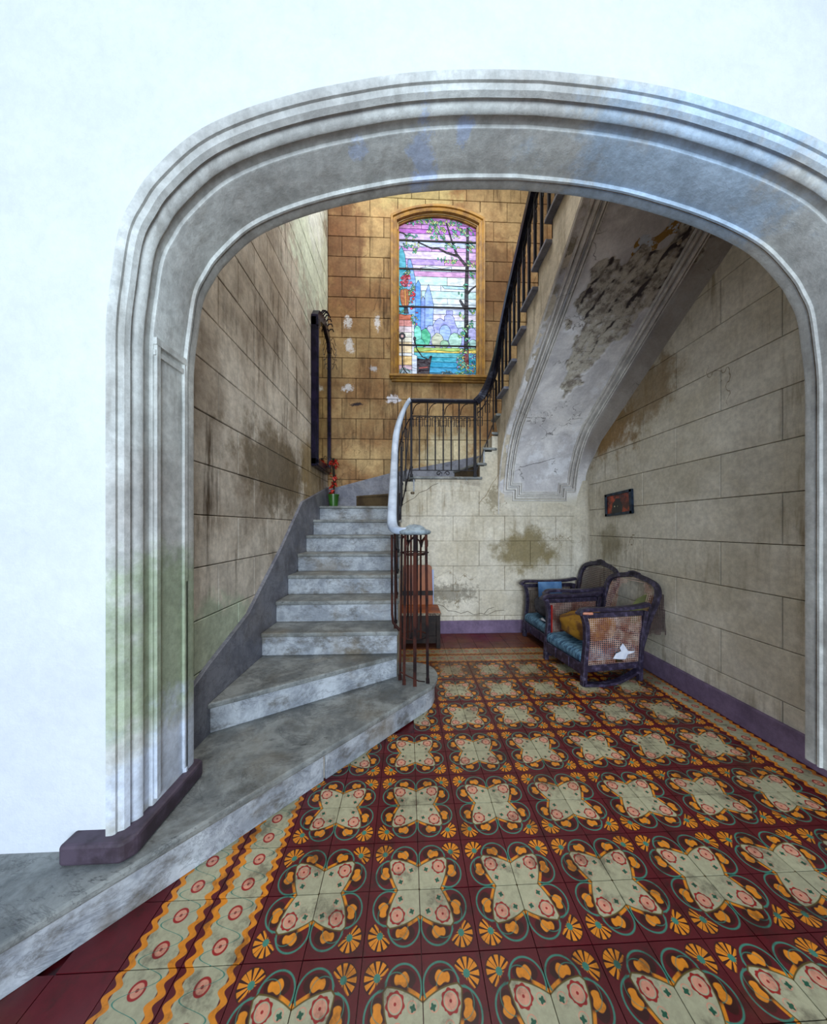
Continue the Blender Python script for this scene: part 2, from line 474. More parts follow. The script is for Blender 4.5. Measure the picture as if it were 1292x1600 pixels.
for kind, L in tiles_far.items():
    vs, fs, uvs = [], [], []
    for x, y, rot in L:
        a = T/2 - gap; o = len(vs); M = Matrix.Rotation(rot*R(90), 2)
        for (p, q) in ((-a, -a), (a, -a), (a, a), (-a, a)):
            r = M @ Vector((p, q)); vs.append((x + r.x, y + r.y, 0)); uvs.append(((p+T/2)/T, (q+T/2)/T))
        fs.append((o, o+1, o+2, o+3))
    me = bpy.data.meshes.new('more_tiles'); me.from_pydata(vs, [], fs); uv = me.uv_layers.new(name='UVMap')
    for l in me.loops: uv.data[l.index].uv = uvs[l.vertex_index]
    stuff(link('more_tiles', me, ME[kind].materials[0], floor))

# ------------------------------------------------------------------ ashlar walls
def lay_blocks(wall, mat_, place, a0, a1, z0, z1, course, zoff, bw, keep=None, holes=(), t=0.02, joint=0.009, stag=.5, top=None):
    """place(a, z, d) -> world point; a along the wall, d out of the backing"""
    n = 0; row = 0
    z = zoff + math.floor((z0 - zoff)/course)*course
    row = int(round((z - zoff)/course))
    while z < z1 - .02:
        za, zb = max(z, z0) + joint/2, min(z + course, z1) - joint/2
        if zb - za > .02:
            a = a0 - ((row*stag) % 1.0)*bw
            while a < a1 - .01:
                w = bw*(1 + .0*row)
                lo, hi = max(a, a0) + joint/2, min(a + w, a1) - joint/2
                a += w
                segs = [(lo, hi, za, zb)]
                for (ha, hb, hz0, hz1) in holes:
                    out = []
                    for (l, h, q, r) in segs:
                        if h <= ha or l >= hb or r <= hz0 or q >= hz1: out.append((l, h, q, r)); continue
                        if l < ha: out.append((l, ha, q, r))
                        if h > hb: out.append((hb, h, q, r))
                        ml, mh = max(l, ha), min(h, hb)
                        if q < hz0 - .02: out.append((ml, mh, q, hz0))
                        if r > hz1 + .02: out.append((ml, mh, hz1, r))
                    segs = out
                for (l, h, q, r) in segs:
                    if h - l < .012: continue
                    if keep and not keep((l+h)/2, (q+r)/2): continue
                    if top:      # clip the upper edge to a sloping line
                        r1, r2 = min(r, top(l)), min(r, top(h))
                        if max(r1, r2) - q < .02: continue
                        r1 = max(r1, q+.004); r2 = max(r2, q+.004)
                    else: r1 = r2 = r
                    d = t + random.uniform(-.0015, .0015)
                    c = .0035
                    vs = [place(l, q, 0), place(h, q, 0), place(h, r2, 0), place(l, r1, 0),
                          place(l, q, d-c), place(h, q, d-c), place(h, r2, d-c), place(l, r1, d-c),
                          place(l+c, q+c, d), place(h-c, q+c, d), place(h-c, r2-c, d), place(l+c, r1-c, d)]
                    fs = [(0, 1, 2, 3), (8, 9, 10, 11)] + [(i, (i+1) % 4, 4+(i+1) % 4, 4+i) for i in range(4)] + [(4+i, 4+(i+1) % 4, 8+(i+1) % 4, 8+i) for i in range(4)]
                    MB().add(vs, fs).build('stone_block', mat_, wall); n += 1
        z += course; row += 1
    return n
JOINT = simple('joint_mortar', lin(92, 76, 52), lin(66, 52, 36), 9, .95)  # dark brown mortar colour of the backing between the blocks
TOPZ = 7.3
# left wall of the stairwell
wl = struct(box(XL-.25, XL-.02, Y1, YB+.25, 0, TOPZ).build('wall_left', JOINT), 'stained grey ashlar wall rising on the left of the stairs')
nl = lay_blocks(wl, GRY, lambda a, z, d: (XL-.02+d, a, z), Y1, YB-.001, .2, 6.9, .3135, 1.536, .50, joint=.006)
# back wall with window opening
GX0, GX1, GZ0, GZS, GZA = -.145, 1.116, 3.85, 6.25, 6.41      # glass edges, sill, spring, apex
wb = MB()
wb.box(XL-.25, GX0-.02, YB+.02, YB+.3, 0, TOPZ); wb.box(GX1+.02, XR+.3, YB+.02, YB+.3, 0, TOPZ)
wb.box(GX0-.02, GX1+.02, YB+.02, YB+.3, 0, GZ0-.02); wb.box(GX0-.02, GX1+.02, YB+.02, YB+.3, GZA+.04, TOPZ)
wb = struct(wb.build('wall_back', JOINT), 'ochre stained ashlar wall behind the landing, around the window')
nb = lay_blocks(wb, YEL, lambda a, z, d: (a, YB+.02-d, z), XL, XR, 1.6, 6.95, .317, 1.57, .436,
                holes=[(GX0-.05, GX1+.05, GZ0-.05, GZA+.05)], joint=.008, keep=lambda a, z: not (a > 1.3 and z < 2.4))
# wall below the landing
wm = MB()
wm.box(-.09, 1.24, YM+.02, YB, 0, 2.085); wm.box(1.24, XR+.1, YM+.02, YB, 0, 2.5)
wm.box(.98, 1.24, YM+.02, YB, 2.0, 2.28); wm.box(1.06, 1.24, YM+.02, YB, 2.2, 2.50); wm.box(1.17, 1.24, YM+.02, YB, 2.4, 2.72)
wm = struct(wm.build('wall_middle', BEI), 'cream ashlar wall with stains and cracks below the landing')
nm = lay_blocks(wm, BEI, lambda a, z, d: (a, YM+.02-d, z), -.09, 2.38, 0.0, 2.085, .344, -.108, .72, joint=.0045,
                top=lambda a: 2.085 if a < 1.2 else 1.80)
MB().box(-.11, -.085, 4.10, YB, 0, 1.54).build('side_panel', BEI, wm)
MB().prism([(1.0, 2.07), (1.0, 2.30), (1.06, 2.30), (1.06, 2.5), (1.17, 2.5), (1.17, 2.72), (1.27, 2.72), (1.27, 1.75), (1.0, 1.75)], YM-.001, YM+.03, 'y').build('stepped_edge', BEI, wm)
CRK = simple('crack_brown', lin(60, 50, 38), lin(84, 72, 54), 20, .9)  # dark brown colour of the thin tubes drawn as cracks
for pts_c in ([(-.07, 1.76), (.02, 1.82), (.10, 1.86), (.16, 1.93), (.27, 1.97), (.34, 2.03), (.42, 2.06)],
              [(.42, .40), (.50, .37), (.56, .31), (.66, .30), (.74, .27), (.83, .30), (.92, .25), (1.02, .27), (1.10, .245), (1.22, .30), (1.34, .31)],
              [(1.06, .26), (1.12, .33), (1.20, .35)]):
    MB().tube([(a, YM-.0005, z) for a, z in pts_c], .003, 5).build('crack', CRK, wm)
# right wall
wr = struct(box(XR+.02, XR+.25, -2.6, YB+.3, 0, TOPZ).build('wall_right', JOINT), 'cream and brown plaster ashlar wall on the right, behind the armchairs')
def soffit_h(y):                     # height of the underside of the upper flight
    return 2.58 + .6225*(4.31 - y)
nr = lay_blocks(wr, BEI, lambda a, z, d: (XR+.02-d, a, z), 1.2, 4.47, 0.0, 4.6, .344, -.03, .85, joint=.005)
# rounded inner corner
cv = MB(); arc = [(XR-.14*(1-math.sin(t*R(90)/6)), YM-.14*(1-math.cos(t*R(90)/6))) for t in range(7)]
cv.prism(arc + [(XR, YM)], 0, 2.1, 'z')
cv.build('cove_corner', BEI, wr, smooth=False)
# upper parts of the shell
struct(box(XL-.25, XR+.3, -2.6, YB+.3, TOPZ, TOPZ+.2).build('ceiling_stairwell', WHT), 'plain plaster ceiling above the stairwell', 'ceiling')
struct(box(-2.6, XR+.02, -2.6, Y0-.05, 4.3, 4.7).build('ceiling', WHT), 'plain pale ceiling of the entrance hall', 'ceiling')
struct(box(-2.6, -2.35, -2.6, Y0, 0, 4.3).build('wall_hall_left', WHT), 'pale painted wall at the left of the entrance hall')
struct(box(-2.6, XL-.2, -2.6, Y1, 4.7, TOPZ).build('wall_upper_left', WHT), 'pale plaster wall of the upper hall')

# ------------------------------------------------------------------ arch
pts = [(-1.08, 0.1945), (-1.08, 1.2), (-1.08, 2.0), (-1.078, 2.25), (-1.06, 2.42), (-1.032, 2.60), (-.985, 2.70), (-.93, 2.785), (-.79, 2.925), (-.62, 3.02),
       (-.41, 3.098), (-.20, 3.155), (0, 3.198), (.25, 3.228), (.55, 3.242)]
half = smooth_path([(x, 0, z) for x, z in pts], 5)
curve = [(p.x, p.z) for p in half] + [(1.10 - p.x, p.z) for p in half[-2::-1]]
def offset(c, d):
    out = []
    for i, (x, z) in enumerate(c):
        a = c[max(i-1, 0)]; b = c[min(i+1, len(c)-1)]
        tx, tz = b[0]-a[0], b[1]-a[1]; L = math.hypot(tx, tz) or 1
        out.append((x - tz/L*d, z + tx/L*d))
    return out
# profile: (outward offset, depth)
prof = [(0.0, Y1), (-.004, Y1-.012), (-.004, Y1-.045), (.004, Y1-.05), (.004, Y1-.056), (-.010, Y1-.060), (-.010, Y1-.070), (.004, Y1-.075),
        (0.004, 1.445), (.006, 1.440), (.018, 1.436), (.018, 1.398), (.008, 1.394), (.008, 1.388), (.016, 1.372), (.030, 1.362), (.030, 1.352), (.022, 1.348), (.030, 1.330), (.048, 1.322), (.048, 1.312), (.056, 1.306), (.078, 1.304), (.088, 1.316), (.090, 1.345)]
am = MB(); rows = [offset(curve, d) for d, y in prof]; n = len(curve)
vs = [(x, prof[k][1], z) for k, r in enumerate(rows) for x, z in r]
fs = [(k*n+i, k*n+i+1, (k+1)*n+i+1, (k+1)*n+i) for k in range(len(prof)-1) for i in range(n-1)]
am.add(vs, fs)
wall_arch_o = am.build('archway', ARCH, None, smooth=False)
wall_arch_o.data.polygons.foreach_set('use_smooth', [True]*len(wall_arch_o.data.polygons))
em = wall_arch_o.modifiers.new('edges', 'EDGE_SPLIT'); em.split_angle = R(32)
struct(wall_arch_o, 'peeling plaster archway with moulded edge framing the stairwell', 'archway')
def arch_sheet(y, off, name, mat_, x0, x1, ztop, thick):
    c = offset(curve, off); m = MB(); nn = len(c); vs = []
    for i, (x, z) in enumerate(c):
        dx, dz = x - .55, max(z - 2.0, 0)
        if z < 2.2: q = (x0 if x < .55 else x1, z)
        else:
            k1 = (x0 - .55)/dx if dx < -1e-4 else ((x1 - .55)/dx if dx > 1e-4 else 1e9)
            k2 = (ztop - 2.0)/dz if dz > 1e-4 else 1e9
            k = min(k1, k2); q = (.55 + dx*k, 2.0 + dz*k)
        vs += [(x, y, z), (q[0], y, q[1]), (x, y+thick, z), (q[0], y+thick, q[1])]
    fs = []
    for i in range(nn-1):
        a, b = i*4, (i+1)*4
        fs += [(a, a+1, b+1, b), (a+2, b+2, b+3, a+3), (a, b, b+2, a+2), (a+1, a+3, b+3, b+1)]
    # corners of the rectangle
    for sx in (0, 1):
        for i in range(nn-1):
            A, B = vs[i*4+1], vs[(i+1)*4+1]
            if abs(A[2]-ztop) > 1e-3 and abs(B[2]-ztop) < 1e-3 or abs(A[2]-ztop) < 1e-3 and abs(B[2]-ztop) > 1e-3:
                cx = x0 if A[0] < .55 else x1
                o = len(vs); vs += [(cx, y, ztop), (cx, y+thick, ztop)]
                fs += [(i*4+1, o, (i+1)*4+1), (i*4+3, (i+1)*4+3, o+1)]
        break
    return m.add(vs, fs).build(name, mat_, None)
struct(arch_sheet(1.335, .086, 'wall_front', WHT, -2.4, XR+.02, 4.3, .05), 'pale blue-white painted hall wall around the arch')
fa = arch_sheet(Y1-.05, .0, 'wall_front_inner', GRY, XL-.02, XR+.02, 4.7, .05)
struct(fa, 'stairwell side of the wall holding the arch')
# jamb panelling: impost band and frame of the sunk panel on the left reveal
jm = MB()
jm.box(-1.083, -1.068, 1.44, Y1-.058, 2.245, 2.275)
jm.box(-1.083, -1.070, Y1-.082, Y1-.062, .30, 2.25); jm.box(-1.083, -1.070, 1.445, 1.465, .30, 2.25)
jm.box(-1.083, -1.073, 1.44, Y1-.058, 2.20, 2.222)
jm.build('panel_moulding', ARCH, wall_arch_o)
# foot of the jamb: thick dark plinth skirting over the first step
pl = MB(); pth = [(-1.30, 1.27, 0), (-1.075, 1.27, 0), (-1.042, 1.31, 0), (-1.042, Y1+.015, 0), (-1.075, Y1+.03, 0), (-1.2, Y1+.03, 0)]
pl.prism([(p[0], p[1]) for p in pth] + [(-1.30, Y1)], .196, .275)
pl.build('plinth', BASEP, wall_arch_o, bevel=.012)

# ------------------------------------------------------------------ skirting boards
def skirt_left():
    top = [(1.72, .47), (2.06, .617), (2.56, .80), (3.19, 1.24), (3.845, 1.755), (YB, 2.09)]
    bot = [(YB, 1.70), (4.5, 1.5), (3.6, .95), (2.7, .3), (2.0, .18), (1.72, .18)]
    return MB().prism(top + bot, XL-.002, XL+.028, 'x')
sk = skirt_left().build('baseboard_left', SKM, None, bevel=.004)
struct(sk, 'grey marble skirting climbing the left wall beside the steps', 'skirting')
skb = MB().prism([(XL, 2.04), (-.30, 2.295), (1.23, 2.607), (2.0, 3.0), (2.0, 2.4), (1.0, 2.0), (-.6, 1.8), (XL, 1.70)], YB-.03, YB+.002, 'y').build('baseboard_back', SKM, None, bevel=.004)
struct(skb, 'blue-grey marble skirting rising along the back wall behind the railing', 'skirting')
struct(box(.0, XR-.10, YM-.028, YM+.002, 0, .175).build('baseboard_middle', PUR, None, bevel=.006), 'purple painted skirting on the cream wall under the landing', 'skirting')
struct(box(XR-.028, XR+.004, Y1+.02, YM-.1, 0, .175).build('baseboard_right', PUR, None, bevel=.006), 'purple painted skirting along the right wall beside the armchairs', 'skirting')

# ------------------------------------------------------------------ staircase
stair = thing('marble_staircase', 'worn grey marble staircase turning at the landing and climbing right', 'staircase')
def tread(poly, top, mat_=TRD, th=.036, ze=None):
    return MB().prism(poly, top-th, top).build('tread', mat_, stair, bevel=.010)
def riser_line(a, b, z0, z1, t=.02, mat_=RIS):
    a, b = Vector((*a, 0)), Vector((*b, 0)); d = (b-a).normalized(); nrm = Vector((-d.y, d.x, 0))
    q = [a, b, b+nrm*t, a+nrm*t]
    return MB().prism([(p.x, p.y) for p in q], z0, z1).build('riser', mat_, stair, bevel=.002)
def core(poly, z0, z1, mat_=STRG): return MB().prism(poly, z0, z1).build('step_core', mat_, stair)
# first step: long skewed nosing ending in a bullnose round the newel
nose = [(-1.75, .49), (-.456, 1.89)]
nose2 = [(-.456, 1.89), (-.10, 2.275), (.086, 2.475), (.20, 2.60), (.245, 2.70), (.262, 2.82), (.235, 2.94), (.16, 3.03), (.05, 3.075), (-.085, 3.08)]
ns = [(p.x, p.y) for p in smooth_path([(x, y, 0) for x, y in nose2[2:]], 4)]
full = nose + nose2[1:2] + ns
def inset(path, d):
    out = []
    for i, (x, y) in enumerate(path):
        a = path[max(i-1, 0)]; b = path[min(i+1, len(path)-1)]
        tx, ty = b[0]-a[0], b[1]-a[1]; L = math.hypot(tx, ty) or 1
        out.append((x - ty/L*d, y + tx/L*d))
    return out
back = [(-1.235, 3.08), (-1.235, 1.75), (-1.75, 1.42)]
tread(full + back, RISE)
ins = inset(full, .028)
def slab(path, z0, z1, name='riser', mat_=RIS):
    inner = inset(path, .022)
    return MB().prism(path + inner[::-1], z0, z1).build(name, mat_, stair, bevel=.002)
slab([ins[0], (ins[1][0]-.005, ins[1][1]-.005)], 0, RISE-.034)
slab([(ins[1][0]+.006, ins[1][1]+.006)] + ins[2:5], 0, RISE-.034)
slab(ins[4:], 0, RISE-.034)
core(inset(full, .045) + back, 0, RISE-.037)
# second step, wedge
s2 = [(-1.212, 2.03), (-.083, 2.745)]
tread([s2[0], s2[1], (-.083, 3.06), (-1.212, 3.06)], 2*RISE)
riser_line((-1.212, 2.062), (-.088, 2.775), RISE, 2*RISE-.036)
core([(-1.212, 2.09), (-.095, 2.80), (-.095, 3.06), (-1.212, 3.06)], RISE, 2*RISE-.037)
# straight steps
for n_ in range(3, 9):
    y = 2.75 + .30*(n_-3); xr = -.075
    tread([(-1.212, y), (xr, y), (xr, y+.33), (-1.212, y+.33)], n_*RISE)
    riser_line((-1.212, y+.03), (xr-.012, y+.03), (n_-1)*RISE, n_*RISE-.036)
    core([(-1.212, y+.052), (xr-.015, y+.052), (xr-.015, y+.33), (-1.212, y+.33)], max(0, .0), n_*RISE-.037)
# winders round the half landing
tread([(-1.212, 4.55), (-.04, 4.50), (.035, 4.47), (.06, 4.7), (-.1, YB), (-1.212, YB-.03)], 9*RISE)
riser_line((-1.212, 4.58), (-.06, 4.53), 8*RISE, 9*RISE-.036)
core([(-1.212, 4.60), (-.09, 4.55), (-.09, YB), (-1.212, YB)], 0, 9*RISE-.037)
tread([(-.04, 4.58), (.055, 4.455), (.09, 4.455), (.5, YB-.03), (-.80, YB-.03)], 10*RISE, OLDW)
riser_line((-.78, YB-.02), (-.03, 4.61), 9*RISE, 10*RISE-.036, -.02, OLDW)
core([(-.74, YB-.03), (-.02, 4.64), (.02, 4.50), (.5, 4.5), (.5, YB-.03)], 9*RISE, 10*RISE-.037)
tread([(.09, 4.435), (1.03, 4.435), (1.03, YB-.03), (-.1, YB-.03), (.02, 4.50)], 11*RISE+.012)
core([(.11, 4.47), (1.02, 4.47), (1.02, YB-.03), (-.06, YB-.03)], 10*RISE, 11*RISE-.025)
riser_line((-.07, YB-.03), (.10, 4.47), 10*RISE, 11*RISE-.025, -.02)
tread([(.965, 4.435), (1.08, 4.435), (1.5, YB-.03), (.72, YB-.03)], 2.345)
riser_line((.76, YB-.03), (1.0, 4.46), 2.14, 2.31, -.02, OLDW)
tread([(1.035, 4.435), (1.20, 4.435), (2.0, YB-.03), (1.2, YB-.03)], 2.555)
riser_line((1.24, YB-.03), (1.065, 4.46), 2.345, 2.52, -.02)
tread([(1.155, 4.44), (1.24, 4.44), (2.45, YB-.03), (1.75, YB-.03)], 2.77)
tread([(1.19, 4.61), (1.19, 4.33), (2.44, 4.33), (2.44, 4.95)], 2.99)
# upper straight flight, climbing towards the viewer
NK = 8
for k in range(0, NK+1):
    y = 4.31 - .302*k; h = 3.2 + .188*k
    MB().box(1.19, 2.44, y-.335, y, h-.036, h).build('tread', DRAIL if False else SKM, stair, bevel=.008)
    MB().box(1.25, 2.44, y-.045, y-.025, h-.19, h-.036).build('riser', RIS, stair)
# underside profile
sp = [(YM+.006, 1.62), (YM-.006, 1.86), (4.43, 2.10), (4.36, 2.31), (4.24, 2.53), (4.08, 2.715), (3.95, 2.804), (3.6, soffit_h(3.6)), (1.70, soffit_h(1.70))]
pp = smooth_path([(0, y, z) for y, z in sp[:-1]], 8)
while pp[-1].y > 1.66: pp.append(Vector((0, pp[-1].y-.03, soffit_h(pp[-1].y-.03))))
prof2 = [(p.y, p.z) for p in pp]
# string: side face of the flight, sawtooth above and soffit profile below
saw = []
for k in range(-1, NK+1):
    y = 4.31 - .302*k; h = 3.2 + .188*k
    saw += [(y-.025, h-.188-.036+.0), (y-.025, h-.036)]
saw = [(YM, 2.75)] + saw[1:] + [(1.70, 3.2+.188*NK-.036)]
low = [q for q in prof2 if q[0] >= 1.70]
poly = low + saw[::-1]
sm_ = MB().prism(poly, 1.25, 1.34, 'x').build('string', STRG, stair)
MB().prism([(q[0], q[1]+.03) for q in low] + saw[::-1], 1.34, 2.45, 'x').build('flight_body', STRG, stair)

# soffit, a fine grid so that the fallen plaster has real depth
dmg = [(1.50, 2.80), (1.62, 2.60), (1.80, 2.64), (2.01, 2.50), (2.38, 2.30), (2.38, 2.55), (2.22, 2.86), (2.10, 3.12), (1.97, 3.30), (1.90, 3.62), (1.80, 3.72), (1.70, 3.55), (1.72, 3.22), (1.62, 3.0), (1.545, 3.02)]
och = [(1.80, 2.56), (1.95, 2.42), (2.02, 2.22), (2.12, 2.10), (2.36, 2.10), (2.36, 2.34), (2.1, 2.44), (1.95, 2.60)]
def sdist(poly, x, y):
    inside = False; d = 1e9; n = len(poly)
    for i in range(n):
        x1, y1 = poly[i]; x2, y2 = poly[(i+1) % n]
        if (y1 > y) != (y2 > y) and x < (x2-x1)*(y-y1)/(y2-y1)+x1: inside = not inside
        dx, dy = x2-x1, y2-y1; t = max(0, min(1, ((x-x1)*dx+(y-y1)*dy)/(dx*dx+dy*dy)))
        d = min(d, math.hypot(x-x1-dx*t, y-y1-dy*t))
    return -d if inside else d
# arclength
al = [0]
for i in range(1, len(prof2)): al.append(al[-1] + math.hypot(prof2[i][0]-prof2[i-1][0], prof2[i][1]-prof2[i-1][1]))
def S_at(s):
    s = max(0, min(al[-1]-1e-6, s))
    import bisect
    i = min(max(bisect.bisect_right(al, s)-1, 0), len(al)-2)
    t = (s-al[i])/(al[i+1]-al[i]); a, b = prof2[i], prof2[i+1]
    tx, ty = (b[0]-a[0])/(al[i+1]-al[i]), (b[1]-a[1])/(al[i+1]-al[i])
    return a[0]+(b[0]-a[0])*t, a[1]+(b[1]-a[1])*t, (ty, -tx)     # normal pointing up/inwards
def soffit_pt(x, s, d=0.0):
    """point on the soffit, d below (out of) the surface"""
    y, z, (ny, nz) = S_at(s)
    drop = 0
    if x > 2.30 and z > 2.2: drop = .18*min(1, (z-2.2)/.4)*(1 - math.sqrt(max(0, 1-((x-2.30)/.17)**2))) if x < 2.47 else .18*min(1, (z-2.2)/.4)
    return (x, y - ny*d, z - nz*d - drop)
_n = S_at(al[-1]*.8)[2]
SG = -1 if _n[1] < 0 else 1
nx_, ns_ = 92, int(al[-1]/.0145)
vs, fs, A1, A2 = [], [], [], []
for j in range(ns_+1):
    s = al[-1]*j/ns_
    for i in range(nx_+1):
        x = 1.25 + 1.22*i/nx_
        y, z, _ = S_at(s)
        nz_ = mnoise.fractal(Vector((x*5, s*5, 3)), 1, 2, 4); nf = mnoise.fractal(Vector((x*22, s*22, 1)), .8, 2, 4)
        dd = sdist(dmg, x, y) + nz_*.10 + nf*.02; do = sdist(och, x, y) + nz_*.10
        m = max(0, min(1, .5 - dd/.012)) if z > 2.5 else 0
        # a few loose scabs around the break
        sc = mnoise.fractal(Vector((x*3.1+8, s*3.1, 0)), .7, 2, 5)
        o_ = max(0, min(1, .5 - do/.012))*(1-m) if z > 2.5 else 0
        ribs = max(0, math.cos((x*1.0 + y*.34)*42 + nz_*2.2))**5*max(0, min(1, .75 + 2.5*mnoise.noise(Vector((x*4, s*4, 9)))))
        dep = m*(-.011 + nf*.011 - ribs*.012) + o_*(-.004) + .003*nz_
        if m == 0 and dd < .05: dep += .006*(1 - dd/.05)*(.5+nf)
        d = dep*1.0
        px = soffit_pt(x, s, d*SG)
        vs.append(px)
        A1.append(m*(.5 + .5*ribs + .4*nf)); A2.append(o_)
for j in range(ns_):
    for i in range(nx_):
        a = j*(nx_+1)+i; fs.append((a, a+1, a+nx_+2, a+nx_+1))
me = bpy.data.meshes.new('soffit'); me.from_pydata(vs, [], fs)
for nm_, arr in (('bare', A1), ('ochre', A2)):
    at = me.attributes.new(nm_, 'FLOAT', 'POINT'); at.data.foreach_set('value', arr)
def soffit_mat():
    g = G('peeling_soffit_plaster'); p = g.pos()
    n1 = g.noise(p, 2.2, 6, .62, .4)
    col = g.mix(g.step(n1, .36, .64), lin(222, 220, 218), lin(178, 176, 178))
    col = g.mix(g.step(g.noise(g.vadd(p, (4, 4, 4)), 2.6, 7, .65), .55, .66)*.6, col, lin(224, 226, 230))
    X, Y, Z = g.xyz(p)
    # olive stain and blue-white paint next to the string
    col = g.mix(g.step(X, 1.50, 1.30)*g.step(Y, 3.3, 2.9)*g.step(g.noise(p, 5, 6, .7), .38, .6)*.8, col, lin(112, 100, 66))
    band = g.step(X, 1.36, 1.38)*g.step(X, 1.47, 1.45)*g.step(Y, 3.0, 2.85)
    col = g.mix(band*.8, col, lin(172, 186, 212))
    col = g.mix(g.step(X, 2.28, 2.4)*g.step(Z, 2.2, 2.6)*.7, col, lin(110, 96, 76))
    # low part of the curve is cream like the wall
    col = g.mix(g.step(Z, 2.0, 1.78), col, lin(202, 196, 178))
    bn = g.noise(p, 9, 7, .7); fine = g.noise(p, 45, 5, .7)
    bare = g.mix(g.step(bn, .45, .60), lin(186, 180, 166), lin(132, 124, 114))
    dk = g.step(g.attr('bare') + (g.noise(p, 5, 4) - .5)*.6 + g.step(Y, 3.3, 2.6)*.35, .80, 1.15)
    bare = g.mix(dk, bare, lin(62, 54, 56))
    bare = g.mix(g.step(fine, .54, .64)*.5, bare, lin(34, 28, 28))
    col = g.mix(g.step(g.attr('bare'), .05, .5), col, bare)
    col = g.mix(g.step(g.attr('ochre'), .3, .6), col, g.mix(g.step(bn, .5, .54), lin(140, 106, 46), lin(176, 184, 194)))
    # hairline cracks
    v = g.node('ShaderNodeTexVoronoi', feature='DISTANCE_TO_EDGE')
    g.put(v.inputs['Vector'], g.vadd(p, g.noise(p, 4, 5).v)); v.inputs['Scale'].default_value = 1.6
    cm = g.step(S(g, v.outputs['Distance']), .012, .002)*g.step(g.noise(p, 1.7, 2), .52, .58)
    col = g.mix(cm*.8, col, lin(60, 56, 52))
    col = g.mix(1.0, col, g.gray(fine*.5 + .75), 'MULTIPLY')
    g.bump(fine*.5 + bn, .45, .012)
    return g.done(col, .85)
SOFF = soffit_mat()
so = link('soffit', me, SOFF, stair, smooth=True)
so['label'] = 'peeling grey plaster underside of the upper flight with bare lath showing'
# moulded panel outline on the soffit
def s_of_h(h):
    for i in range(len(prof2)):
        if prof2[i][1] > h: return al[i]
    return al[-1]
sA, sB = s_of_h(1.945), s_of_h(1.80)
def outline(ins_, corner=True):
    xa, xb = 1.335+ins_, 2.335-ins_
    na, nb_ = xa+.125, xb-.125
    sa = sA+ins_; sb = sB+ins_
    L = []
    s = al[-1]-.02
    while s > sa: L.append((xa, s)); s -= .04
    L += [(xa, sa), (na, sa), (na, sb), (nb_, sb), (nb_, sa), (xb, sa)]
    s = sa
    while s < al[-1]: L.append((xb, s)); s += .04
    return L
def strip(pts2, w, hgt):
    m = MB(); vs = []; n = len(pts2)
    for i, (x, s) in enumerate(pts2):
        a = pts2[max(i-1, 0)]; b = pts2[min(i+1, n-1)]
        t0 = Vector((pts2[i][0]-a[0], pts2[i][1]-a[1])); t1 = Vector((b[0]-pts2[i][0], b[1]-pts2[i][1]))
        if t0.length < 1e-6: t0 = t1
        if t1.length < 1e-6: t1 = t0
        t0.normalize(); t1.normalize(); nn = Vector((-(t0.y+t1.y), t0.x+t1.x))
        nn /= max(nn.length, 1e-6); c = max(.5, nn.dot(Vector((-t0.y, t0.x)))); nn = nn*(w/2/c)
        for sg, hh in ((-1, -.003), (-.6, hgt), (.6, hgt), (1, -.003)):
            vs.append(soffit_pt(x+nn.x*sg, s+nn.y*sg, hh*SG))
    fs = [(i*4+q, i*4+q+1, i*4+q+5, i*4+q+4) for i in range(n-1) for q in range(3)]
    return m.add(vs, fs)
for ins_, w, hh in ((0, .020, .022), (.036, .028, .040), (.064, .012, .018), (.090, .022, .036), (.116, .014, .020)):
    strip(outline(ins_), w, hh).build('soffit_moulding', COVE, stair)
# fillet that follows the left edge of the soffit
edge = []; s = .02
while s < al[-1]-.02: edge.append((1.262, s)); s += .05
strip(edge, .022, .014).build('soffit_moulding', COVE, stair)

# ------------------------------------------------------------------ railing
rail = thing('iron_stair_railing', 'black iron railing with whitewashed handrail and rusty newel cage', 'railing')
flat = [(-.036, -.028), (-.050, -.014), (-.050, .010), (-.034, .028), (.034, .028), (.050, .010), (.050, -.014), (.036, -.028)]
r_lo = smooth_path([(.055, 2.735, 1.425), (-.02, 2.70, 1.43), (-.085, 2.73, 1.435), (-.125, 2.83, 1.47), (-.140, 3.0, 1.575), (-.150, 3.5, 1.90), (-.160, 4.0, 2.23), (-.162, 4.25, 2.46),
                    (-.14, 4.37, 2.74), (-.07, 4.44, 3.0), (.015, 4.455, 3.165), (.045, 4.455, 3.19)], 6)
o = MB().sweep(r_lo, [(a*.86, b) for a, b in flat], scale=None).build('handrail', RAILW, rail, smooth=True); o['label'] = 'whitewashed handrail of the lower flight'
small = [(a*.66, b*.9) for a, b in flat]
o = MB().sweep([(.035, 4.455, 3.185), (.94, 4.455, 3.185)], small).build('handrail', DRAIL, rail); o['label'] = 'dark landing handrail with worn top'
r_up = smooth_path([(.93, 4.455, 3.185), (1.03, 4.45, 3.29), (1.12, 4.40, 3.46), (1.18, 4.30, 3.70), (1.20, 4.14, 3.93), (1.20, 3.8, 4.20)], 5)
k = -.6225
yy = 3.6
while yy > 1.72: r_up.append(Vector((1.20, yy, 4.20 + (3.8-yy)*.6225))); yy -= .15
big = [(-.040, -.060), (-.046, 0), (-.036, .036), (.036, .036), (.046, 0), (.040, -.060)]
MB().sweep(r_up, big).build('handrail', DRAIL, rail, smooth=False)
def path_z(path, y):
    for a, b in zip(path[:-1], path[1:]):
        if min(a.y, b.y) <= y <= max(a.y, b.y) and abs(a.y-b.y) > 1e-6:
            t = (y-a.y)/(b.y-a.y); return a.z+(b.z-a.z)*t, a.x+(b.x-a.x)*t
    return path[-1].z, path[-1].x
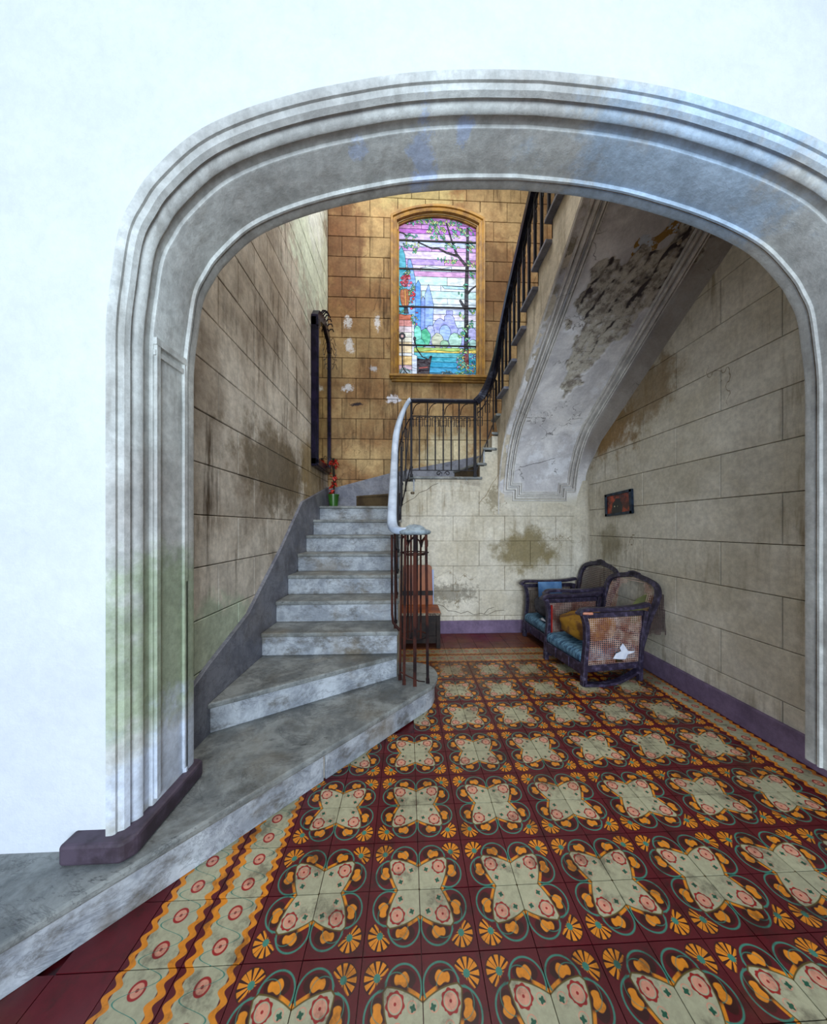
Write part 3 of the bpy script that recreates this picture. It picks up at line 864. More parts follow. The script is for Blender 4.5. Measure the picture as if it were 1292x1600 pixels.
def hooks(m, x, y, z, w, dirv=(1, 0)):
    """small square hooks hanging either side of a bar"""
    for sg in (-1, 1):
        a = Vector((x+dirv[0]*sg*.012, y+dirv[1]*sg*.012, z)); b = Vector((x+dirv[0]*sg*w, y+dirv[1]*sg*w, z))
        m.bar(a, b, .010); m.bar(b, b+Vector((0, 0, -.115)), .010)
        c = b+Vector((0, 0, -.115)); m.bar(c, c-Vector((dirv[0]*sg*.012, dirv[1]*sg*.012, 0)), .007)
# lower flight balusters
for n_ in range(3, 9):
    for q in (0, 1):
        y = 2.75 + .30*(n_-3) + .09 + .15*q
        z, x = path_z(r_lo[12:], y)
        m = MB(); m.bar((-.105, y, n_*RISE), (x+.02, y, z-.02), .014)
        m.box(-.117, -.093, y-.012, y+.012, n_*RISE, n_*RISE+.03)
        hooks(m, x+.035, y, z-.22, .04, (0, 1))
        m.build('baluster', RUST if n_ < 5 else IRON, rail)
sub = [Vector((p.x+.035, p.y, p.z-.20)) for p in r_lo[18:62]]
MB().tube(sub, .008).build('rail_bar', IRON, rail)
for (x, y, zb) in ((-.085, 4.30, 8*RISE), (-.07, 4.42, 9*RISE-.0), (-.02, 4.46, 10*RISE-.0)):
    z, xx = path_z(r_lo[30:60], min(y, 4.452))
    m = MB(); m.bar((x, y, zb), (x, y, z-.03), .017); hooks(m, x, y, z-.30, .035, (.5, .8))
    m.box(x-.016, x+.016, y-.016, y+.016, zb+.28, zb+.31); m.build('baluster', IRON, rail)
MB().bar((-.085, 4.30, 1.70), (.04, 4.455, 2.27), .010).build('rail_bar', IRON, rail)
MB().bar((-.10, 4.28, 1.62), (-.09, 3.95, 1.45), .010).build('rail_bar', IRON, rail)
# landing panel
LZ = 11*RISE+.012
for (x, w) in ((.055, .030), (.930, .036)):
    m = MB(); m.bar((x, 4.455, LZ), (x, 4.455, 3.17), w)
    m.box(x-.024, x+.024, 4.431, 4.479, LZ, LZ+.03); m.box(x-.022, x+.022, 4.433, 4.477, LZ+.11, LZ+.135)
    m.box(x-.022, x+.022, 4.433, 4.477, 2.93, 2.95)
    m.build('corner_post', IRON, rail)
MB().bar((.06, 4.455, 2.975), (.93, 4.455, 2.975), .012).build('rail_bar', IRON, rail)
MB().bar((.06, 4.455, LZ+.085), (.93, 4.455, LZ+.085), .012).build('rail_bar', IRON, rail)
for i in range(7):
    x = .165 + i*.109; long_ = i % 2 == 1
    m = MB(); m.bar((x, 4.455, LZ+.085), (x, 4.455, 3.165 if long_ else 2.98), .018)
    zc = 2.955; w = .042
    hooks(m, x, 4.455, zc, w); m.box(x-.014, x+.014, 4.441, 4.469, 2.90, 2.912)
    if long_:
        m.box(x-.012, x+.012, 4.443, 4.467, 3.06, 3.07); m.box(x-.014, x+.014, 4.441, 4.469, 2.84, 2.852)
        m.bar((x-.026, 4.455, 2.86), (x-.026, 4.455, 2.75), .006); m.bar((x+.026, 4.455, 2.86), (x+.026, 4.455, 2.75), .006)
    m.build('baluster', IRON, rail)
for i in range(4):
    x = .075 + i*.218
    arc_ = [(x + .10*(1-math.cos(t*R(90)/6)), 4.455, 3.0 + .15*math.sin(t*R(90)/6)) for t in range(7)]
    MB().tube(arc_, .006, 5).build('arch_scroll', IRON, rail)
def spiral(cx, cz, r, sg):
    return [(cx + sg*r*(1-t/22)*math.cos(t*.42), 4.455, cz + r*(1-t/22)*math.sin(t*.42)) for t in range(18)]
for sg, cx in ((1, .43), (-1, .55)):
    MB().tube(spiral(cx, LZ+.042, .036, sg), .006, 5).build('scroll', IRON, rail)
# turn and upper flight balusters
MB().tube([Vector((p.x, p.y, p.z-.19)) for p in r_up[2:18]], .008).build('rail_bar', IRON, rail)
for (x, y, zb, zt) in ((1.0, 4.45, 2.36, 3.22), (1.10, 4.44, 2.56, 3.40), (1.165, 4.38, 2.78, 3.58)):
    m = MB(); m.bar((x, y, zb), (x, y, zt), .015); hooks(m, x, y, zt-.12, .035); hooks(m, x, y, zt-.25, .03)
    m.build('baluster', IRON, rail)
MB().bar((.93, 4.455, 2.18), (1.17, 4.44, 2.86), .012).build('rail_bar', IRON, rail)
for k in range(-1, NK+1):
    for q in (0, 1):
        y = 4.31 - .302*k - .07 - .15*q; h = 3.2 + .188*k
        if y < 1.76 or y > 4.4: continue
        zt, xx = path_z(r_up, y)
        m = MB(); m.bar((1.205, y, h), (1.205, y, zt-.03), .024)
        hooks(m, 1.205, y, zt-.12, .04, (0, 1)); hooks(m, 1.205, y, zt-.26, .035, (0, 1))
        m.box(1.19, 1.22, y-.015, y+.015, h, h+.03)
        m.build('baluster', IRON, rail)
MB().tube([Vector((p.x, p.y, p.z-.16)) for p in r_up[22:]], .012).build('rail_bar', IRON, rail)
# newel cage under the stone cap
NC = (.060, 2.72)
newel = bpy.data.objects.new('newel_post', None); C.collection.objects.link(newel); newel.parent = rail
cp = MB().lathe([(0, 0.088), (.045, .082), (.080, .064), (.095, .046), (.125, .040), (.138, .026), (.132, .008), (.10, 0), (0, 0)], (NC[0], NC[1], 1.398), 28).build('newel_cap', CAP, newel, smooth=True)
cp['label'] = 'round domed stone cap on top of the newel'
bars = [(-.105, .0, .1945, .016), (-.075, -.085, .1945, .020), (.0, -.115, .1945, .024), (.092, -.07, .1945, .020), (.055, .085, .5, .015), (-.055, .09, .5, .015), (.02, -.02, .55, .015), (-.03, -.055, .55, .014)]
for i, (dx, dy, zb, w) in enumerate(bars):
    m = MB(); x, y = NC[0]+dx, NC[1]+dy
    m.bar((x*1.0 + (dx*.15 if zb < .3 else 0), y, zb if zb > .3 else RISE), (x, y, 1.40), w*1.1)
    if zb < .3: m.box(x-.014+dx*.15, x+.014+dx*.15, y-.014, y+.014, RISE, RISE+.035)
    m.build('newel_bar', RUST, newel)
# outermost bar beside the stair that curls in at its foot
MB().tube([(-.125, 2.68, 1.40), (-.125, 2.68, .75), (-.115, 2.68, .68), (-.06, 2.66, .62)], .011).build('newel_bar', RUST, newel)
for z, r in ((1.25, .115), (1.235, .085), (.56, .11)):
    ring = [(NC[0]+r*math.cos(a*R(30)), NC[1]+r*math.sin(a*R(30)), z) for a in range(12)]
    MB().tube(ring, .006, 5, closed=True).build('newel_ring', RUST, newel)
m = MB()
for a in range(6):
    t0, t1 = a*R(60), (a+1)*R(60)
    p = lambda t, z: (NC[0]+.108*math.cos(t), NC[1]+.108*math.sin(t), z)
    tm = (t0+t1)/2
    MB().tube([p(t0, 1.30), p(t0+.12, 1.345), p(tm, 1.385), p(t1-.12, 1.345), p(t1, 1.30)], .006, 5).build('arch_scroll', RUST, newel)
MB().tube([(-.06, 2.63, .30), (.0, 2.62, .27), (.09, 2.60, .235), (.14, 2.63, .215)], .005, 5).build('loose_wire', RUST, newel)

# ------------------------------------------------------------------ stained glass window
win = MB()
def glass_y(px, py): return GX0 + (px-122)/646*(GX1-GX0), GZ0 + (1478-py)/1328*(GZA-GZ0)
def arch_curve(off, n=24):
    x0, x1 = GX0-off, GX1+off; zs, za = GZS+off*.75, GZA+off*1.0
    w = (x1-x0)/2; s = za-zs; Rr = (w*w+s*s)/(2*s); cz = za-Rr; cx = (x0+x1)/2
    a0 = math.asin(w/Rr)
    return [(cx+Rr*math.sin(-a0+2*a0*i/n), cz+Rr*math.cos(-a0+2*a0*i/n)) for i in range(n+1)]
def frame_loop(off): return [(GX0-off, GZ0)] + arch_curve(off) + [(GX1+off, GZ0)]
# trim profile (offset, depth): from the glass outward to the wall face
tp = [(-.015, YB+.10), (-.015, YB+.02), (.015, YB+.0), (.022, YB-.035), (.045, YB-.045), (.050, YB-.030), (.072, YB-.035), (.080, YB-.055), (.108, YB-.060), (.118, YB-.02), (.118, YB+.02)]
loops = [frame_loop(o_) for o_, y in tp]; nn = len(loops[0])
win.add([(x, tp[k][1], z) for k, L in enumerate(loops) for x, z in L],
        [(k*nn+i, k*nn+i+1, (k+1)*nn+i+1, (k+1)*nn+i) for k in range(len(tp)-1) for i in range(nn-1)])
wo = win.build('window_1', OCHW, None)
struct(wo, 'arched stained glass window showing a garden lake, set in an ochre moulded frame', 'window')
# spandrels between arch and square opening
spn = MB(); ac = arch_curve(.0)
for i in range(len(ac)-1):
    (xa, za), (xb, zb) = ac[i], ac[i+1]
    spn.add([(xa, YB+.001, za), (xb, YB+.001, zb), (xb, YB+.001, GZA+.06), (xa, YB+.001, GZA+.06),
             (xa, YB+.25, za), (xb, YB+.25, zb), (xb, YB+.25, GZA+.06), (xa, YB+.25, GZA+.06)],
            [(0, 1, 2, 3), (4, 7, 6, 5), (0, 4, 5, 1), (3, 2, 6, 7)])
spn.box(GX0-.06, GX0+.001, YB+.001, YB+.25, GZS-.1, GZA+.06); spn.box(GX1-.001, GX1+.06, YB+.001, YB+.25, GZS-.1, GZA+.06)
spn.build('arch_infill', YEL, wb)
sill = MB(); sill.box(GX0-.135, GX1+.150, YB-.085, YB+.03, GZ0-.045, GZ0-.008); sill.box(GX0-.115, GX1+.13, YB-.065, YB+.03, GZ0-.075, GZ0-.045); sill.box(GX0-.10, GX1+.115, YB-.045, YB+.03, GZ0-.11, GZ0-.075)
sill.build('window_sill', OCHW, wo, bevel=.004)
# picture in the glass, one polygon per colour region, upper ones win
polys = []      # (points in zoom pixels, colour, group)
def P(pts, col, grp='glass_pane'): polys.append((pts, col, grp))
rs = random.Random(3)
ys = [(140, (196, 120, 196)), (215, (214, 132, 200)), (252, (186, 110, 190)), (290, (206, 178, 224)), (345, (210, 214, 226)), (400, (202, 150, 206)), (435, (222, 190, 218)), (500, (196, 140, 196)),
      (550, (218, 218, 226)), (600, (196, 158, 208)), (645, (208, 228, 222)), (715, (222, 230, 236)), (762, (196, 222, 228)), (822, (226, 232, 236)), (870, (206, 222, 232)), (910, (206, 194, 218)),
      (955, (222, 222, 232)), (1005, (206, 214, 232)), (1060, (190, 204, 226)), (1235, (222, 198, 92)), (1273, (66, 170, 176)), (1310, (44, 156, 160)), (1350, (36, 136, 172)), (1395, (48, 138, 178)), (1440, (40, 116, 150)), (1490, None)]
for (ya, c), (yb, _) in zip(ys[:-1], ys[1:]):
    cuts = [110] + sorted(rs.uniform(180, 740) for _ in range(1 if ya < 1200 else 0)) + [780]
    for xa, xb in zip(cuts[:-1], cuts[1:]):
        j = rs.uniform(-10, 10)
        cc = tuple(max(0, min(255, v_+rs.uniform(-14, 14))) for v_ in c)
        P([(xa, ya), (xb, ya), (xb, yb), (xa, yb)], cc)
def smoothpoly(pts, n=3):
    q = pts + pts[:1]; out = []
    m = len(pts)
    for i in range(m):
        p0, p1, p2, p3 = [Vector((*pts[(i+d) % m], 0)) for d in (-1, 0, 1, 2)]
        for k in range(n):
            t = k/n; v = .5*((2*p1)+(p2-p0)*t+(2*p0-5*p1+4*p2-p3)*t*t+(3*p1-p0-3*p2+p3)*t**3); out.append((v.x, v.y))
    return out
P([(300, 575), (380, 560), (480, 575), (560, 560), (560, 600), (300, 600)], (206, 224, 230))
P([(480, 715), (670, 720), (670, 745), (500, 740)], (176, 212, 220))
P([(110, 1080), (122, 450), (150, 400), (178, 470), (192, 620), (200, 1080)], (74, 178, 196))
P([(195, 600), (202, 510), (222, 500), (240, 560), (264, 680), (270, 1080), (192, 1080)], (122, 164, 216))
P([(262, 720), (285, 675), (304, 710), (312, 1090), (262, 1090)], (82, 144, 214))
P([(304, 1090), (308, 840), (325, 805), (342, 840), (345, 1090)], (126, 150, 214))
P([(340, 1070), (340, 790), (370, 705), (392, 790), (412, 880), (405, 1060)], (140, 166, 222))
P([(515, 970), (515, 920), (568, 920), (568, 960)], (150, 150, 206))
P(smoothpoly([(400, 1090), (425, 1010), (470, 985), (500, 1010), (500, 970), (540, 950), (578, 975), (590, 1030), (625, 1085), (665, 1065), (765, 1100), (768, 1232), (400, 1232)], 2), (158, 160, 216))
def ell(cx, cy, rx, ry, col, n=14, grp='glass_pane', wob=.1):
    P([(cx+rx*(1+rs.uniform(-wob, wob))*math.cos(2*math.pi*i/n), cy+ry*(1+rs.uniform(-wob, wob))*math.sin(2*math.pi*i/n)) for i in range(n)], col, grp)
ell(728, 1125, 42, 70, (176, 170, 214)); ell(640, 1100, 34, 40, (170, 176, 220)); ell(505, 1110, 48, 72, (156, 178, 220)); ell(388, 1110, 34, 70, (166, 170, 214))
ell(590, 1170, 58, 68, (176, 212, 190)); ell(445, 1172, 50, 62, (190, 190, 160)); ell(500, 1200, 36, 34, (150, 186, 150)); ell(342, 1150, 44, 76, (86, 186, 140)); ell(280, 1140, 34, 90, (120, 206, 180)); ell(735, 1195, 36, 40, (170, 206, 196)); ell(300, 1200, 40, 40, (90, 190, 160))
P([(110, 1232), (780, 1232), (780, 1240), (560, 1262), (420, 1250), (300, 1268), (110, 1262)], (158, 186, 90))
# pillar with urn
for (ya, yb, c) in ((1005, 1060, (206, 130, 120)), (1060, 1110, (214, 190, 190)), (1110, 1150, (206, 200, 180)), (1150, 1190, (222, 206, 180)), (1190, 1280, (214, 184, 140)), (1280, 1305, (226, 220, 214)), (1305, 1380, (222, 176, 110)), (1380, 1420, (206, 170, 176)), (1420, 1490, (176, 190, 196))):
    P([(110, ya), (170, ya), (170, yb), (110, yb)], c); P([(170, ya), (234, ya), (234, yb), (170, yb)], tuple(min(255, v_+10) for v_ in c))
for (ya, yb) in ((1010, 1100), (1100, 1190), (1190, 1290), (1290, 1400), (1400, 1490)):
    w = 252 if ya < 1250 else 276
    P([(234, ya), (w, ya+10), (w, yb+10), (234, yb)], (216, 218, 232))
P([(128, 958), (180, 966), (234, 962), (236, 1008), (128, 1008)], (190, 92, 56))
P([(168, 955), (172, 892), (196, 892), (208, 955)], (24, 16, 24))
P(smoothpoly([(140, 760), (215, 760), (212, 860), (195, 895), (160, 895), (142, 850)], 2), (176, 92, 34))
P([(170, 760), (186, 760), (190, 893), (176, 893)], (214, 140, 50))
P([(278, 1322), (330, 1330), (370, 1325), (384, 1300), (398, 1300), (382, 1380), (372, 1490), (278, 1490)], (40, 20, 26))
P([(290, 1396), (365, 1386), (366, 1402), (290, 1410)], (150, 60, 50))
def branch(pts, w0, w1, col=(20, 12, 24)):
    L = [Vector(p) for p in pts]; l, r = [], []
    for i, p in enumerate(L):
        t = (L[min(i+1, len(L)-1)] - L[max(i-1, 0)]).normalized(); w = w0+(w1-w0)*i/(len(L)-1)
        nrm = Vector((-t.y, t.x)); l.append(tuple(p+nrm*w/2)); r.append(tuple(p-nrm*w/2))
    P(l + r[::-1], col, 'dark_pane')
branch([(692, 225), (690, 500), (682, 700), (680, 1240), (682, 1385)], 18, 40)
P([(664, 1240), (700, 1240), (702, 1385), (664, 1385)], (110, 40, 36))
branch([(516, 195), (560, 340), (600, 450), (675, 540)], 9, 22)
branch([(285, 362), (400, 412), (450, 408), (520, 442), (620, 470)], 8, 18)
branch([(118, 280), (160, 292), (195, 312)], 8, 8)
branch([(690, 778), (720, 740), (762, 708)], 18, 8)
branch([(676, 905), (645, 860), (628, 830)], 26, 16)
branch([(153, 1165), (158, 1400)], 8, 8); branch([(158, 1400), (130, 1470)], 6, 6); branch([(158, 1400), (210, 1470)], 6, 6)
branch([(256, 1165), (270, 1240), (320, 1310), (372, 1330)], 6, 5)
ell(155, 1142, 26, 28, (24, 18, 26), 12, 'dark_pane', 0); ell(155, 1142, 13, 14, (206, 160, 150), 10, 'glass_pane', 0); ell(256, 1160, 12, 16, (24, 18, 26), 8, 'dark_pane', 0)
def leaf(cx, cy, L, w, a, col, grp):
    ca, sa = math.cos(a), math.sin(a)
    q = [(-L/2, 0), (-L/5, w/2), (L/5, w/2.4), (L/2, 0), (L/5, -w/2), (-L/5, -w/2.4)]
    P([(cx+x*ca-y*sa, cy+x*sa+y*ca) for x, y in q], col, grp)
greens = [(120, 178, 110), (70, 160, 124), (188, 204, 120), (90, 190, 160), (150, 196, 150), (210, 214, 150), (60, 130, 100)]
def cluster(cx, cy, rx, ry, n, cols=greens, L=34, grp='leaf_panes', ang=None):
    for _ in range(n):
        a = rs.uniform(0, 6.28); r = math.sqrt(rs.random())
        leaf(cx+rx*r*math.cos(a), cy+ry*r*math.sin(a), L*rs.uniform(.7, 1.2), L*.42, (ang if ang is not None else rs.uniform(0, 3.14))+rs.uniform(-.5, .5), rs.choice(cols), grp)
cluster(330, 190, 170, 30, 40, ang=1.3); cluster(560, 190, 120, 32, 26, ang=1.3); cluster(400, 240, 50, 60, 18, ang=1.8); cluster(460, 260, 50, 60, 16, ang=1.5)
cluster(610, 270, 50, 60, 18, ang=1.1); cluster(690, 270, 50, 40, 10); cluster(235, 325, 55, 34, 14, ang=.5); cluster(265, 410, 45, 40, 13, ang=2.0); cluster(190, 390, 34, 24, 6)
cluster(525, 505, 85, 28, 15, ang=1.9); cluster(560, 385, 70, 34, 14, ang=.3); cluster(720, 400, 40, 60, 12, ang=.8); cluster(728, 525, 34, 40, 8); cluster(445, 325, 60, 26, 10)
cluster(725, 650, 20, 50, 6); cluster(672, 712, 18, 20, 4); cluster(632, 780, 18, 12, 2); cluster(640, 955, 24, 30, 6); cluster(712, 1035, 24, 40, 8); cluster(665, 1085, 20, 24, 5); cluster(630, 1120, 26, 34, 6, greens[:3]); cluster(735, 925, 26, 14, 4)
cluster(700, 1170, 26, 30, 6); cluster(655, 1255, 34, 26, 10)
mixc = greens + [(222, 150, 60), (196, 90, 60), (214, 190, 110), (150, 120, 190)]
cluster(690, 1410, 95, 66, 70, mixc, 28); cluster(640, 1330, 40, 60, 26, mixc, 26); cluster(535, 1450, 60, 26, 22, [(90, 130, 130), (120, 150, 160), (60, 100, 110)], 26); cluster(735, 1310, 30, 44, 18, [(70, 150, 206), (200, 210, 236), (110, 130, 206)], 22)
cluster(170, 1440, 46, 34, 16, [(120, 150, 140), (160, 190, 180), (90, 120, 120)], 24)
cluster(180, 610, 42, 40, 16, greens, 26); cluster(235, 800, 26, 110, 34, greens + [(206, 40, 60), (222, 60, 90)], 24); cluster(255, 990, 28, 70, 18, greens + [(206, 40, 60)], 24); cluster(150, 730, 26, 30, 8, greens, 24); cluster(150, 930, 24, 20, 6, greens, 22)
for _ in range(26):
    a = rs.uniform(0, 6.28); r = math.sqrt(rs.random())
    ell(188+44*r*math.cos(a), 690+52*r*math.sin(a), 13, 13, rs.choice([(206, 30, 70), (226, 80, 120), (190, 20, 50), (232, 130, 150)]), 6, 'flower_panes', 0)
for _ in range(9): ell(rs.uniform(222, 262), rs.uniform(760, 960), 11, 11, (214, 36, 56), 6, 'flower_panes', 0)
# planar arrangement of all regions
V2, E2, F2 = [], [], []
outline_px = []
inv = lambda x, z: (122 + (x-GX0)/(GX1-GX0)*646, 1478 - (z-GZ0)/(GZA-GZ0)*1328)
outp = [inv(x, z) for x, z in [(GX0, GZ0)] + arch_curve(0.0, 20) + [(GX1, GZ0)]]
for pts_ in [outp] + [p[0] for p in polys]:
    o_ = len(V2); pts_ = list(pts_)
    if sum(a_[0]*b_[1]-b_[0]*a_[1] for a_, b_ in zip(pts_, pts_[1:]+pts_[:1])) < 0: pts_ = pts_[::-1]
    V2 += [Vector(p) for p in pts_]; F2.append([o_+i for i in range(len(pts_))])
cv_, ce_, cf_, ov_, oe_, of_ = delaunay_2d_cdt(V2, [], F2, 1, 1e-4)
reg = {}
tri_reg = []
for fi, src in enumerate(of_):
    if 0 not in src: tri_reg.append(None); continue
    k = max(src); tri_reg.append(k if k > 0 else 1)
edge_owner = {}
for fi, f in enumerate(cf_):
    if tri_reg[fi] is None: continue
    for i in range(len(f)):
        e = tuple(sorted((f[i], f[(i+1) % len(f)]))); edge_owner.setdefault(e, []).append(tri_reg[fi])
GY = YB+.055
groups = {}
for fi, f in enumerate(cf_):
    k = tri_reg[fi]
    if k is None: continue
    grp = polys[k-1][2]
    groups.setdefault((grp, k) if grp == 'glass_pane' else (grp, polys[k-1][1]), []).append(f)
glass_mats = {}
def glass(c):
    key = tuple(int(v_) for v_ in c)
    if key in glass_mats: return glass_mats[key]
    g = G('coloured_glass'); p = g.pos()
    # opalescent glass: light from outside comes through it, tinted
    c0 = lin(*c); c0 = tuple(min(1, v_) for v_ in c0)
    n1 = g.noise(g.vmul(p, (1, 1, 2.6)), 9, 4, .6, .5)
    pale = tuple(min(1, v_*1.25+.10) for v_ in c0[:3]) + (1,); deep = tuple(v_*.72 for v_ in c0[:3]) + (1,)
    col = g.mix(g.step(n1, .3, .7), deep, pale)
    tr = g.node('ShaderNodeBsdfTranslucent'); g.put(tr.inputs[0], col)
    g.put(g.bsdf.inputs['Base Color'], (c0[0]*.3, c0[1]*.3, c0[2]*.3, 1)); g.bsdf.inputs['Roughness'].default_value = .2
    mx = g.node('ShaderNodeMixShader'); mx.inputs[0].default_value = .12
    g.nt.links.new(tr.outputs[0], mx.inputs[1]); g.nt.links.new(g.bsdf.outputs[0], mx.inputs[2])
    g.nt.links.new(mx.outputs[0], g.nt.nodes['Material Output'].inputs['Surface'])
    glass_mats[key] = g.mat; return g.mat
joined = {}
for (grp, k), faces in groups.items():
    m = MB(); idx = {}
    vs, fs = [], []
    for f in faces:
        r = []
        for i in f:
            if i not in idx:
                idx[i] = len(vs); x, z = glass_y(cv_[i].x, cv_[i].y); vs.append((x, GY, z))
            r.append(idx[i])
        fs.append(r)
    if grp == 'glass_pane':
        me = bpy.data.meshes.new('glass_pane'); me.from_pydata(vs, [], fs)
        bm = bmesh.new(); bm.from_mesh(me); bmesh.ops.dissolve_limit(bm, angle_limit=.02, verts=bm.verts, edges=bm.edges); bm.to_mesh(me); bm.free()
        o_ = link('glass_pane', me, glass(polys[k-1][1]), wo)
    else:
        joined.setdefault(grp, []).append((k, vs, fs))
for grp, items in joined.items():
    me = bpy.data.meshes.new(grp); V_, F_, MI = [], [], []; mats = []
    for k, vs, fs in items:
        mt = glass(k)
        if mt not in mats: mats.append(mt)
        o_ = len(V_); V_ += vs
        for f in fs: F_.append([i+o_ for i in f]); MI.append(mats.index(mt))
    me.from_pydata(V_, [], F_)
    for mt in mats: me.materials.append(mt)
    me.polygons.foreach_set('material_index', MI)
    stuff(link(grp, me, None, wo))
LEAD = simple('lead_came', lin(26, 24, 30), lin(40, 38, 44), 20, .6)
lm = MB()
for (a, b), own in edge_owner.items():
    if len(own) == 2 and own[0] == own[1]: continue
    x1, z1 = glass_y(cv_[a].x, cv_[a].y); x2, z2 = glass_y(cv_[b].x, cv_[b].y)
    L = math.hypot(x2-x1, z2-z1)
    if L < 1e-5: continue
    leafy = any(polys[o_-1][2] in ('leaf_panes', 'flower_panes') for o_ in own)
    w = .0019 if leafy else .0034
    nx, nz = -(z2-z1)/L*w, (x2-x1)/L*w
    lm.add([(x1+nx, GY-.004, z1+nz), (x2+nx, GY-.004, z2+nz), (x2-nx, GY-.004, z2-nz), (x1-nx, GY-.004, z1-nz),
            (x1, GY+.003, z1), (x2, GY+.003, z2)], [(0, 1, 2, 3), (0, 4, 5, 1), (3, 2, 5, 4)])
me = bpy.data.meshes.new('lead_cames'); me.from_pydata(lm.v, [], lm.f)
stuff(link('lead_cames', me, LEAD, wo))
for yl, yr in ((352, 358), (586, 592), (898, 903), (1216, 1220)):
    _, z = glass_y(0, (yl+yr)/2); MB().box(GX0-.01, GX1+.01, GY-.022, GY-.006, z-.011, z+.011).build('saddle_bar', LEAD, wo)
# plain wall of the light well opposite the window, so the glass is lit by sky only
# ------------------------------------------------------------------ mirror
mir = thing('wall_mirror', 'tall mirror in a black frame with carved crest on the left wall', 'mirror', (0, 0, 0))
mz0, mz1, ma, mb_ = 2.27, 4.18, 4.25, 5.0
dpt = XL+.095
for (a, b, c, d) in ((ma, ma+.07, mz0, mz1), (mb_-.08, mb_, mz0, mz1), (ma, mb_, mz0-.02, mz0+.085)):
    m = MB(); m.box(XL+.004, dpt-.02, a, b, c, d); m.box(dpt-.03, dpt, a+.012, b-.012, c+.012, d-.012)
    m.build('frame_rail', EBON, mir, bevel=.008)
top = [(ma, mz1-.12), (ma, mz1+.02), (ma+.08, mz1+.12), (ma+.18, mz1+.165), ((ma+mb_)/2, mz1+.21), (mb_-.18, mz1+.165), (mb_-.08, mz1+.10), (mb_, mz1-.02), (mb_, mz1-.12), (mb_-.085, mz1-.12), (mb_-.12, mz1), ((ma+mb_)/2, mz1+.09), (ma+.12, mz1), (ma+.085, mz1-.12)]
ftop = MB().prism(top, XL+.004, dpt, 'x').build('frame_top', EBON, mir, bevel=.008)
MB().prism([(ma+.07, mz0+.07), (mb_-.07, mz0+.07), (mb_-.07, mz1), ((ma+mb_)/2, mz1+.10), (ma+.07, mz1)], dpt-.032, dpt-.026, 'x').build('mirror_glass', MIRR, mir)
for i in range(7):
    a = ma+.17+i*.07; hh = mz1+.13+.07*math.sin(i/6*math.pi)
    MB().tube([(dpt-.02, a, hh), (dpt+.02, a-.015, hh+.04), (dpt+.05, a+.01, hh+.055), (dpt+.06, a+.03, hh+.03)], .009, 5).build('crest_curl', EBON, ftop)
for i in range(6):
    a = mb_-.08+i*.012
    t_ = [(dpt+.01+.09*u*(1-u*.3), a+.05*u, mz1+.06-i*.07+.05*math.sin(u*5+i)) for u in (0, .2, .4, .6, .8, 1)]
    MB().tube(t_, .004, 5).build('crest_curl', EBON, ftop)

# ------------------------------------------------------------------ small picture on the right wall
pic = thing('small_framed_picture', 'small dark framed red and black picture hanging askew on right wall', 'picture', (XR-.002, 3.70, 1.735))
Mx = Matrix.Rotation(R(-2.5), 4, 'X')
m = MB()
for (a, b, c, d) in ((-.24, .24, .105, .135), (-.24, .24, -.135, -.105), (-.24, -.205, -.135, .135), (.205, .24, -.135, .135)):
    m.box(-.028, 0, a, b, c, d, Mx)
m.build('picture_frame', simple('blue_black_lacquer', lin(18, 24, 34), lin(44, 58, 74), 12, .3), pic)
g = G('printed_picture'); tc = g.node('ShaderNodeTexCoord'); X_, Y_, Z_ = g.xyz(tc.outputs['Object'])
nn_ = g.noise(tc.outputs['Object'], 14, 5, .6)
body = g.math('SQRT', (Y_ - .02)*(Y_ - .02)*1.6 + (Z_+.06)*(Z_+.06)*.8) + (nn_ - .5)*.08
col = g.mix(g.step(nn_, .4, .65), lin(70, 18, 12), lin(176, 62, 26))
col = g.mix(g.step(body, .125, .105), col, lin(12, 12, 20))
col = g.mix(g.step(g.dist(Y_, Z_, .065, -.03), .010, .006), col, lin(210, 200, 160))
col = g.mix(g.step(g.dist(Y_, Z_, .01, -.03), .008, .005), col, lin(150, 150, 120))
MB().box(-.016, -.010, -.21, .21, -.11, .11, Mx).build('picture_print', g.done(col, .25), pic)

# ------------------------------------------------------------------ potted plant
pot = thing('potted_plant', 'red-leaved plant in a green pot on the stair corner step', 'plant', (-1.085, 4.86, 9*RISE))
MB().lathe([(0, 0), (.058, 0), (.078, .17), (.084, .17), (.084, .19), (.074, .19), (.07, .16), (0, .16)], (0, 0, 0), 20).build('pot', GREEN, pot, smooth=False)
stm = MB().tube([(0, 0, .15), (.01, 0, .4), (-.005, 0, .62), (.0, 0, .72)], .02, 6).build('stem', STEM, pot)
MB().tube([(-.005, 0, .68), (-.05, 0, .76), (-.07, 0, .73)], .005, 5).build('stem', STEM, pot)
for i in range(48):
    zz = random.choice([.22, .30, .36, .42, .46, .60, .63, .66]) + random.uniform(-.03, .03); a = random.uniform(0, 6.28); L = random.uniform(.05, .105)
    c, s_ = math.cos(a), math.sin(a); dz = random.uniform(-.05, .02); w = .028
    p0 = Vector((c*.012, s_*.012, zz)); p1 = Vector((c*L*.55, s_*L*.55, zz+.015)); p2 = Vector((c*L, s_*L, zz+dz)); sd = Vector((-s_, c, 0))*w
    MB().add([p0, p1+sd, p2, p1-sd, p1+Vector((0, 0, -.004))], [(0, 1, 2, 3), (0, 3, 4), (2, 4, 3), (0, 4, 1), (1, 4, 2)]).build('leaf', REDL, stm)

